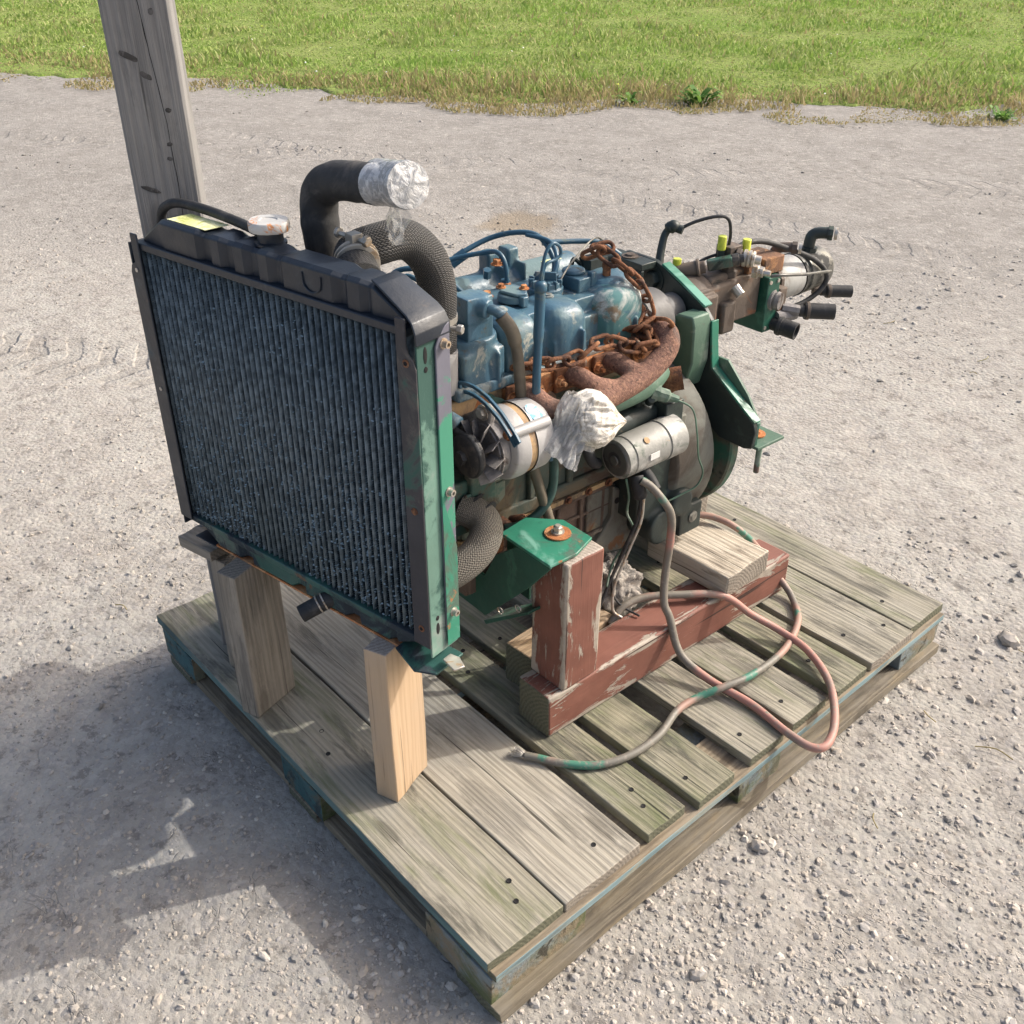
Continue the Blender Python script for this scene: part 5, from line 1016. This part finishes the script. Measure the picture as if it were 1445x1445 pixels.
# pump
mb = MB(); mb.box(-.055, .035, .627, .84, .612, .700); mb.box(-.065, .046, .627, .70, .60, .690); mb.box(-.05, .048, .715, .755, .60, .665); mb.cyl((-.01, .627, .66), (-.01, .70, .66), .056, seg=28); mb.box(-.045, .02, .70, .82, .69, .712)
hp = part('hydraulic_pump', mb, 'cast_brown', bevel=.006)
mb = MB(); mb.box(-.062, .052, .842, .880, .575, .690); vb = part('valve_block', mb, 'green_dark', hp, bevel=.002)
mb = MB(); mb.box(-.03, .055, .8805, .905, .58, .66); part('port_plate', mb, 'cast_brown', hp, bevel=.003)
mb = MB()
for y_, z_ in ((.848, .68), (.872, .68), (.848, .585), (.872, .585)): mb.lathe((.0522, y_, z_), X, [(0, .004), (.002, .004), (.0022, .002)], 12)
[part('socket_screw', q_, 'zinc', hp) for q_ in mb.pieces()]
mb = MB(); mb.box(-.02, .030, .80, .837, .700, .7325); mb.box(-.028, .040, .838, .900, .691, .7245); ob = part('rusty_block', mb, 'pump_rust', hp, bevel=.0025)
mb = MB(); mb.lathe((.006, .765, .700), Zv, [(0, .020), (.012, .020), (.013, .016), (.02, .016)], 8); mb.box(-.014, .022, .748, .784, .72, .762); mb.lathe((.022, .766, .742), (.75, .4, -.05), [(0, .017), (.010, .017), (.011, .013), (.014, .013)], 8); part('elbow_fitting', mb, 'cast_brown', hp, bevel=.002)
mb = MB(); mb.lathe((.034, .774, .7415), (.75, .45, -.06), [(0, .0165), (.006, .0165), (.007, .0135), (.010, .0165), (.014, .0165), (.015, .0135), (.018, .016), (.022, .015), (.023, .009), (.034, .008)], 14); part('silver_fitting', mb, 'zinc', hp)
mb = MB(); mb.lathe((.042, .80, .713), (.8, .35, -.05), [(0, .015), (.010, .015), (.011, .011), (.02, .011), (.021, .007), (.034, .006)], 8); mb.lathe((.04, .75, .69), (.6, .1, -.5), [(0, .010), (.02, .010)], 10); [part('hex_fitting', q_, 'zinc', hp) for q_ in mb.pieces()]
mb = MB(); mb.lathe((-.005, .895, .650), Y, [(0, .038), (.014, .040), (.015, .0435), (.095, .0435), (.096, .038)], 40); part('white_motor', mb, 'white_paint', hp)
mb = MB(); mb.prism([(-.042, .62), (.030, .60), (.04, .64), (.038, .67), (.02, .69), (-.04, .70)], (0, .905, 0), X, Zv, (0, .010, 0)); part('motor_flange', mb, 'cast_brown', hp, bevel=.001)
mb = MB(); mb.lathe((-.005, .992, .650), Y, [(0, .045), (.006, .046), (.007, .040), (.020, .040), (.021, .0445), (.090, .0445), (.098, .040), (.100, .0)], 40, False); mg = part('rear_motor', mb, 'motor_grey', hp)
for y_, z_, k, mt in ((.925, .692, .9, 'cast_brown'), (1.045, .694, 1.05, 'green_black')):
    mb = MB(); mb.tube([(-.005, y_, z_-.012), (-.005, y_, z_+.020*k), (.000, y_+.006, z_+.032*k), (.016, y_+.016, z_+.036*k), (.030, y_+.026, z_+.036*k)], .0115*k, 12, 6); mb.lathe((-.005, y_, z_-.008), Zv, [(0, .017*k), (.014, .017*k)], 8); mb.lathe((.022, y_+.020, z_+.036*k), (.8, .55, 0), [(0, .0145*k), (.010, .0145*k)], 8); o = part('elbow_port', mb, mt, hp, smooth=40)
    mb = MB(); mb.lathe((.033, y_+.0275, z_+.036*k), (.8, .55, 0), [(0, .012*k), (.006, .012*k)], 14); part('thread_end', mb, 'zinc', hp)
for p0, ax_, r_, L_ in (((.052, .875, .588), (1, .28, -.12), .0175, .052), ((.056, .955, .598), (.85, .9, -.02), .0165, .072), ((.035, 1.055, .612), (.75, .95, -.03), .0130, .066)):
    a_ = Vector(ax_).normalized(); p0 = Vector(p0)
    mb = MB(); mb.lathe(p0, a_, [(0, r_*.8), (.010, r_*.8), (.011, r_*1.08), (.020, r_*1.08), (.021, r_), (L_, r_), (L_, r_*.82), (L_-.012, r_*.78)], 24, True); part('rubber_cap', mb, 'rubber', hp, smooth=40)
    mb = MB(); mb.lathe(p0+a_*.0135, a_, [(0, r_*1.14), (.006, r_*1.14)], 24); mb.lathe(p0-a_*.018, a_, [(0, r_*.75), (.017, r_*.75)], 8); part('cap_clamp', mb, 'cast_brown' if r_ < .0168 else 'dark_metal', hp)
mb = MB(); mb.lathe((.040, .865, .640), (1, .3, -.05), [(0, .022), (.012, .022), (.013, .017), (.018, .019), (.026, .017), (.027, .010)], 20); mb.cyl((.05, .90, .615), (.075, .925, .61), .012, seg=8); mb.cyl((.052, .88, .60), (.062, .93, .60), .014, seg=8); part('port_fitting', mb, 'aluminium_dark', hp)
mb = MB(); mb.cyl((-.045, .66, .715), (-.005, .695, .728), .0145, seg=16); mb.lathe((-.01, .692, .7265), (.7, .6, .22), [(0, .018), (.005, .018), (.006, .012), (.016, .012)], 20); mb.box(-.06, -.02, .645, .70, .698, .716); part('solenoid_valve', mb, 'cast_brown', hp, bevel=.001)
mb = MB(); mb.obox((.020, .722, .738), (.020, .048, .020), (.7, .65, .25)); part('green_nut', mb, 'green_dull', hp, bevel=.003)
mb = MB(); mb.lathe((.036, .738, .745), (.7, .65, .2), [(0, .011), (.012, .011), (.013, .008), (.022, .008)], 10); mb.cyl((-.055, .70, .705), (-.03, .715, .725), .008, seg=8); part('hose_nut', mb, 'dark_metal', hp)
mb = MB(); mb.tube([(-.060, .640, .726), (-.068, .65, .75), (-.074, .665, .782), (-.066, .675, .798)], lambda t: .0085-.002*t if t < .8 else .012, 12, 6); mb.blob((-.064, .676, .798), .013, .013, .012, 12, 8); mb.lathe((-.058, .680, .795), (.8, .4, -.2), [(0, .0085), (.012, .0085)], 12); part('lever_joint', mb, 'green_black', hp, smooth=60)
for p0, h in (((-.040, .668, .722), .020), ((.004, .742, .756), .026), ((.018, .800, .740), .028)):
    mb = MB(); mb.lathe(p0, Zv, [(0, .0075), (.001, .0085), (h, .0085), (h+.001, .0075)], 18); part('yellow_cap', mb, 'yellow_cap', hp)
mb = MB(); mb.cyl((-.040, .668, .708), (-.040, .668, .7218), .0095, seg=10); mb.lathe((-.04, .668, .716), Zv, [(0, .024), (.002, .024)], 20); mb.cyl((.004, .742, .72), (.004, .742, .7558), .008, seg=10); part('cap_base', mb, 'green_black', hp)
for pts, r_, mt in (([(-.055, .682, .793), (-.035, .705, .808), (-.010, .735, .818), (.002, .755, .812), (.006, .762, .785), (.004, .762, .75)], .0032, 'rubber'),
                    ([(.0, .785, .748), (.005, .82, .755), (.01, .87, .748), (.02, .94, .722), (.035, 1.01, .690), (.048, 1.045, .655), (.046, 1.04, .625), (.035, 1.00, .600), (.02, .94, .59)], .0055, 'rubber'),
                    ([(.074, .815, .706), (.085, .83, .708), (.088, .86, .703), (.082, .92, .690), (.070, .99, .676), (.06, 1.04, .665)], .0032, 'motor_grey'),
                    ([(-.03, .69, .715), (-.02, .72, .735), (.0, .755, .745), (.01, .77, .735)], .003, 'rubber')):
    mb = MB(); mb.tube(pts, r_, 10, 8); part('control_hose', mb, mt, hp, smooth=180)
# ------------ radiator hoses and intake hose
mb = MB(); mb.tube([W2E(.615, .150, .925), (.085, -.115, .938), (.087, -.075, .947), (.089, -.035, .944), (.089, -.002, .912), (.086, .014, .868), (.080, .018, .82), (.070, .024, .765)], .0272, 32, 12); part('upper_radiator_hose', mb, 'hose_braid_black', smooth=180)
mb = MB(); a_ = Vector((.085, -.115, .944))-Vector(W2E(.615, .150, .925))
for q in (.55, .68): mb.lathe(Vector(W2E(.615, .150, .925))+a_*q, a_, [(0, .0280), (.001, .0295), (.004, .0295), (.005, .0280)], 32)
cl_ = part('hose_clamp', mb, 'zinc')
mb = MB(); p_ = Vector(W2E(.615, .150, .925))+a_*.62+Vector((-.01, -.0, .031)); mb.cyl(p_+Vector((-.022, -.006, .002)), p_+Vector((.024, .006, -.002)), .0035, seg=10); mb.box(-.009, .009, -.008, .008, -.006, .007, Matrix.Translation(p_+Vector((.006, 0, 0)))); mb.hexnut(p_+Vector((.022, .006, -.001)), (1, .25, -.1), .0075, .007); mb.lathe(p_+Vector((-.024, -.006, .002)), (1, .2, 0), [(0, .007), (.005, .007)], 10); part('clamp_screw', mb, 'zinc', cl_, bevel=.0008)
mb = MB(); mb.lathe((.080, .018, .815), (.08, -.05, 1), [(0, .0285), (.009, .0285)], 32); c2 = part('hose_clamp', mb, 'zinc')
mb = MB(); mb.cyl((.105, .00, .818), (.135, .018, .816), .0036, seg=10); mb.hexnut((.13, .016, .816), (.8, .5, 0), .0072, .008); mb.lathe((.106, .0, .818), (.8, .5, 0), [(0, .008), (.008, .008)], 10); part('clamp_screw', mb, 'zinc', c2)
mb = MB(); mb.cyl((.078, .022, .70), (.080, .020, .765), .024, .026, 24); part('hose_elbow', mb, 'aluminium', smooth=60)
mb = MB(); mb.tube([(.135, -.125, .432), (.160, -.085, .433), (.178, -.040, .447), (.182, .002, .466), (.172, .030, .488), (.150, .036, .503), (.120, .020, .512)], .0262, 32, 12); part('lower_radiator_hose', mb, 'hose_braid_dusty', smooth=180)
mb = MB()
for q in (0, .016): mb.lathe((.152-q*1.2, .044-q*.4, .501+q*.5), (-1, -.35, .4), [(0, .0282), (.003, .0282)], 30)
part('hose_clamp', mb, 'rubber_dusty')
# intake hose, rising behind the radiator then turning
RR = Matrix.Rotation(rad(10), 3, 'Z')
def R2E(s, d, z): q = RR @ Vector((s, d, 0)); return W2E(q.x+.76, q.y+.112, z)
hz = [R2E(-.275, .16, .78), R2E(-.272, .135, .86), R2E(-.270, .12, .94), R2E(-.272, .12, .985), R2E(-.262, .12, 1.010), R2E(-.235, .122, 1.024), R2E(-.200, .124, 1.028), R2E(-.160, .124, 1.031)]
mb = MB(); mb.tube(hz, .0255, 28, 14, wob=.05); part('intake_hose', mb, 'rubber_dusty', smooth=180)
mb = MB(); mb.tube([R2E(-.165, .124, 1.031), R2E(-.13, .121, 1.036), R2E(-.100, .116, 1.041)], .0250, 28, 6, wob=.08); part('wrapped_pipe_end', mb, 'foil', smooth=60)

# ------------------------------------------------------------------ things lying on the engine
def w_of(ps): return [E2W(*p) for p in ps]
# rusty chain draped over the manifold
path = [(.118, .150, .718), (.135, .200, .716), (.140, .250, .716), (.142, .285, .728), (.146, .318, .724), (.154, .350, .708), (.166, .382, .708), (.152, .400, .716), (.128, .404, .716), (.114, .418, .716), (.108, .432, .735), (.103, .430, .758), (.095, .420, .784), (.080, .405, .806), (.062, .388, .824), (.046, .374, .836), (.034, .366, .832)]
P = [Vector(E2W(*p)) for p in path]; fine = []
for i in range(len(P)-1):
    a, b_, c, d = P[max(i-1, 0)], P[i], P[i+1], P[min(i+2, len(P)-1)]
    for k in range(10): t = k/10; fine.append(.5*((2*b_)+(c-a)*t+(2*a-5*b_+4*c-d)*t*t+(3*b_-a-3*c+d)*t**3))
chain_root = empty('chain', tuple(P[5]), 0, 'rusty steel chain draped over the exhaust manifold and valve cover', 'chain'); ROOTZ['chain'] = 0
lk = MB(); L_, W_ = .0190, .0098; pts = []
for k in range(20):
    a = 2*math.pi*k/20; pts.append((math.cos(a)*W_*.95+0, 0, 0) if False else ((L_ if math.cos(a) > 0 else -L_)*.55+math.cos(a)*W_, math.sin(a)*W_, 0))
lk.tube(pts, .0036, 8, 1, closed=True, raw=True); link0 = lk.build('chain_link', 'rust', None, smooth=180, dz=1e-9)
acc = 0; last = fine[0]; step = .0270; centers = [(fine[0], (fine[3]-fine[0]).normalized())]
for i in range(1, len(fine)-2):
    acc += (fine[i]-last).length; last = fine[i]
    if acc >= step: acc = 0; centers.append((fine[i], (fine[i+2]-fine[i-1]).normalized()))
# a bunched heap where the chain doubles back, plus a second strand up to the shackle
for p, dirv in (((.128, .392, .722), (1, .4, .3)), ((.140, .415, .716), (.2, 1, -.3)), ((.158, .420, .735), (1, -.2, .3)), ((.118, .382, .712), (.6, 1, .1)), ((.150, .375, .704), (1, -.6, .1)), ((.095, .420, .725), (.2, .5, 1)), ((.110, .436, .716), (1, .2, .1)), ((.040, .385, .838), (.3, 1, .1)), ((.135, .398, .730), (.3, 1, .5)), ((.120, .425, .700), (1, .3, -.3))):
    centers.append((Vector(E2W(*p)), Vector(dirv).normalized()))
rr = random.Random(12)
for i, (c, d) in enumerate(centers):
    o = link0 if i == 0 else link0.copy()
    if i: COL.objects.link(o)
    q = d.to_track_quat('X', 'Z').to_matrix().to_4x4() @ Matrix.Rotation(rad(45 if i % 2 else -45)+rr.uniform(-.3, .3), 4, 'X') @ Matrix.Rotation(rr.uniform(-.12, .12), 4, 'Z')
    o.parent = chain_root; q.translation = c-P[5]; o.matrix_local = q

def crumple(name, c, r, mat, label, cat, seed, seg=90, rings=60, amp=.35, R=None, shape=None):
    off = Vector((seed*7.1, seed*3.3, 0))
    def fn(d):
        n1 = abs(mnoise.noise(d*1.6+off)); n2 = abs(mnoise.noise(Vector((d.x*4, d.y*4, d.z*1.6))+off*2)); n3 = abs(mnoise.noise(Vector((d.x*10, d.y*10, d.z*2.5))+off)); q = 1-amp*(n1*.9+n2*.5+n3*.16)
        return q*(shape(d) if shape else 1)
    mb = MB(); mb.blob((0, 0, 0), r[0], r[1], r[2], seg, rings, fn, R); o = mb.build(name, mat, smooth=180, dz=1e-9); o.location = c; return tag(o, label, cat)
def gathered(name, o, axis, prof, mat, folds, amp, seed, seg=140, rings=46, arc=6.2832, a0=0., parent=None, tw=2.2, squash=1.):
    """thin film gathered round an axis: radius profile [(distance, radius)] with folds running along it"""
    a_, u_, w_ = frame_from(axis); o = Vector(o); mb = MB(); ds = [p[0] for p in prof]; rs = [p[1] for p in prof]
    closed = arc > 6.28; nseg = seg if closed else seg+1
    for i in range(rings):
        t = i/(rings-1); d = ds[0]+(ds[-1]-ds[0])*t; r = float(np.interp(d, ds, rs))
        for k in range(nseg):
            th = a0+arc*k/seg; c_, s_ = math.cos(th), math.sin(th); q = Vector((c_*2.1, s_*2.1, t*1.6+seed)); big = mnoise.noise(q)
            f = mnoise.noise(Vector((c_*folds*.32, s_*folds*.32, t*tw+seed*3)))+.5*mnoise.noise(Vector((c_*folds*.8, s_*folds*.8, t*tw*1.7+seed)))
            f = 1-abs(f)*2.2; rr_ = r*(1+.16*big+amp*f*(.35+.65*min(1, r/.02)))
            mb.v.append(tuple(a_*(d+.003*mnoise.noise(Vector((c_*5, s_*5, t*5+seed))))+u_*(rr_*c_)+w_*(rr_*s_*squash)))
    for i in range(rings-1):
        for k in range(seg):
            k2 = (k+1) % nseg; mb.face((i*nseg+k, i*nseg+k2, (i+1)*nseg+k2, (i+1)*nseg+k))
    ob = mb.build(name, mat, parent, smooth=180, dz=1e-9)
    if parent is None: ob.location = o
    else: ob.location = o
    return ob
bo = Vector(E2W(.203, .178, .648)); bag = empty('plastic_wrap', tuple(bo), 0, 'crumpled cream and clear plastic tied over the exhaust outlet beside the alternator', 'plastic wrap')
gathered('plastic_bulb', (0, 0, 0), (.42, .90, -.16), [(-.018, .004), (-.012, .020), (.0, .033), (.020, .041), (.042, .040), (.058, .030), (.072, .016), (.084, .007), (.090, .002)], 'bag_cream', 9, .16, 2.0, parent=bag, tw=1.6)
gathered('film_skirt', (.004, .016, .012), (-.25, -.62, -.85), [(-.012, .026), (.010, .034), (.035, .040), (.060, .047), (.076, .052)], 'plastic_film', 8, .20, 5.0, parent=bag, tw=2.4, squash=.62)
gathered('film_collar', (.002, .012, .006), (-.05, -.35, -.9), [(-.030, .030), (-.005, .037), (.020, .035), (.045, .040)], 'plastic_film', 11, .16, 8.0, parent=bag, squash=.8)
# film over the intake pipe end
pe = Vector(E2W(*R2E(-.101, .115, 1.041))); pdir = (Vector(E2W(*R2E(-.092, .106, 1.0425)))-Vector(E2W(*R2E(-.140, .124, 1.034)))).normalized()
pw = empty('plastic_wrap', tuple(pe-pdir*.03), 0, 'shiny plastic film wrapped over the open end of the black intake hose', 'plastic wrap')
mb = MB(); a_, u_, w_ = frame_from(pdir); seg = 60; prof = [(-.085, .0285), (-.070, .0292), (-.055, .0280), (-.045, .0285), (-.03, .0282), (-.015, .0290), (0, .0290), (.004, .0282), (.0050, .02), (.0065, .01), (.007, .0005)]
for d_, r_ in prof:
    for k in range(seg):
        t = 2*math.pi*k/seg; nn = 1+.035*mnoise.noise(Vector((math.cos(t)*4, math.sin(t)*4, d_*50)))*(1 if d_ < .003 else .3); q = pdir*(d_+.03+.0015*mnoise.noise(Vector((math.cos(t)*r_*150, math.sin(t)*r_*150, 4))))+u_*(r_*nn*math.cos(t))+w_*(r_*nn*math.sin(t)); mb.v.append(tuple(q))
for i in range(len(prof)-1):
    for k in range(seg): k2 = (k+1) % seg; mb.face((i*seg+k, i*seg+k2, (i+1)*seg+k2, (i+1)*seg+k))
o = mb.build('film_cover', 'foil', pw, smooth=60, dz=1e-9)
mb = MB(); n, m_ = 26, 12
for j in range(m_):
    for i in range(n):
        s_, t = i/(n-1)-.5, j/(m_-1); wd = .028+.022*math.sin(t*2.6); q = -pdir*(.006+.012*t)+Vector((0, 0, -.022-.055*t))+pdir*(s_*wd*1.2)+u_*(.012*mnoise.noise(Vector((s_*7, t*4, 2))))+w_*0; mb.v.append(tuple(q+u_*.006*math.sin(s_*22)*t))
for j in range(m_-1):
    for i in range(n-1): mb.face((j*n+i, j*n+i+1, (j+1)*n+i+1, (j+1)*n+i))
mb.build('loose_flap', 'plastic_clear', pw, smooth=60, dz=1e-9)
crumple('rag_bundle', (.615, .655, .205), (.060, .085, .075), 'rag', 'crumpled dirty plastic and rag bundle stuffed between the red post and the bare plank', 'rag', 5, amp=.55)

# cables on the pallet
A = [(.684, .640, .478), (.698, .648, .470), (.719, .655, .452), (.733, .668, .42), (.736, .670, .37), (.740, .660, .30), (.753, .648, .25), (.768, .650, .222), (.801, .649, .16), (.863, .658, .134), (.948, .672, .1245), (1.03, .662, .1235), (1.078, .666, .121), (1.092, .692, .122), (1.067, .751, .125), (1.007, .823, .127), (.932, .865, .130), (.865, .866, .138), (.819, .835, .165), (.782, .786, .213), (.734, .718, .222), (.696, .662, .222), (.683, .618, .215), (.683, .586, .19)]
mb = MB(); mb.tube(A, .0073, 14, 12); o = mb.build('battery_cable', 'cable_pink', smooth=180); tag(o, 'pinkish battery cable from the starter over the red beam, looping past the pallet edge', 'cable', 'battery cables')
B = [(.581, .773, .27), (.587, .807, .275), (.602, .864, .272), (.637, .912, .27), (.691, .939, .255), (.734, .976, .2), (.770, .995, .15), (.811, .988, .126), (.863, .936, .1235), (.901, .838, .129), (.91, .731, .1365), (.896, .655, .138), (.876, .612, .1265), (.873, .56, .124), (.891, .492, .1235), (.89, .423, .1235), (.87, .367, .1235), (.834, .329, .1235), (.794, .303, .1235), (.774, .290, .1235)]
cb = empty('battery_cable', B[-1], 0, 'grey and pink battery cable with a frayed end lying in front of the red beam', 'cable', 'battery cables')
mb = MB(); mb.tube([Vector(p)-Vector(B[-1]) for p in B], .0069, 14, 12); mb.build('cable_sheath', 'cable_grey', cb, smooth=180, dz=1e-9)
mb = MB()
for i in range(60):
    a = random.random()*6.28; s_ = random.random()*.006; e_ = random.uniform(.004, .013); mb.tube([(math.cos(a)*s_*.0+.0, math.sin(a)*s_*.7, math.cos(a)*s_*.7), (-.009-random.random()*.006, math.sin(a)*e_*.7-.004, math.cos(a)*e_*.7), (-.014-random.random()*.010, math.sin(a)*e_-.006, abs(math.cos(a)*e_)-.004)], .0006, 4, 2)
mb.build('frayed_strands', 'zinc', cb, smooth=180, dz=1e-9)
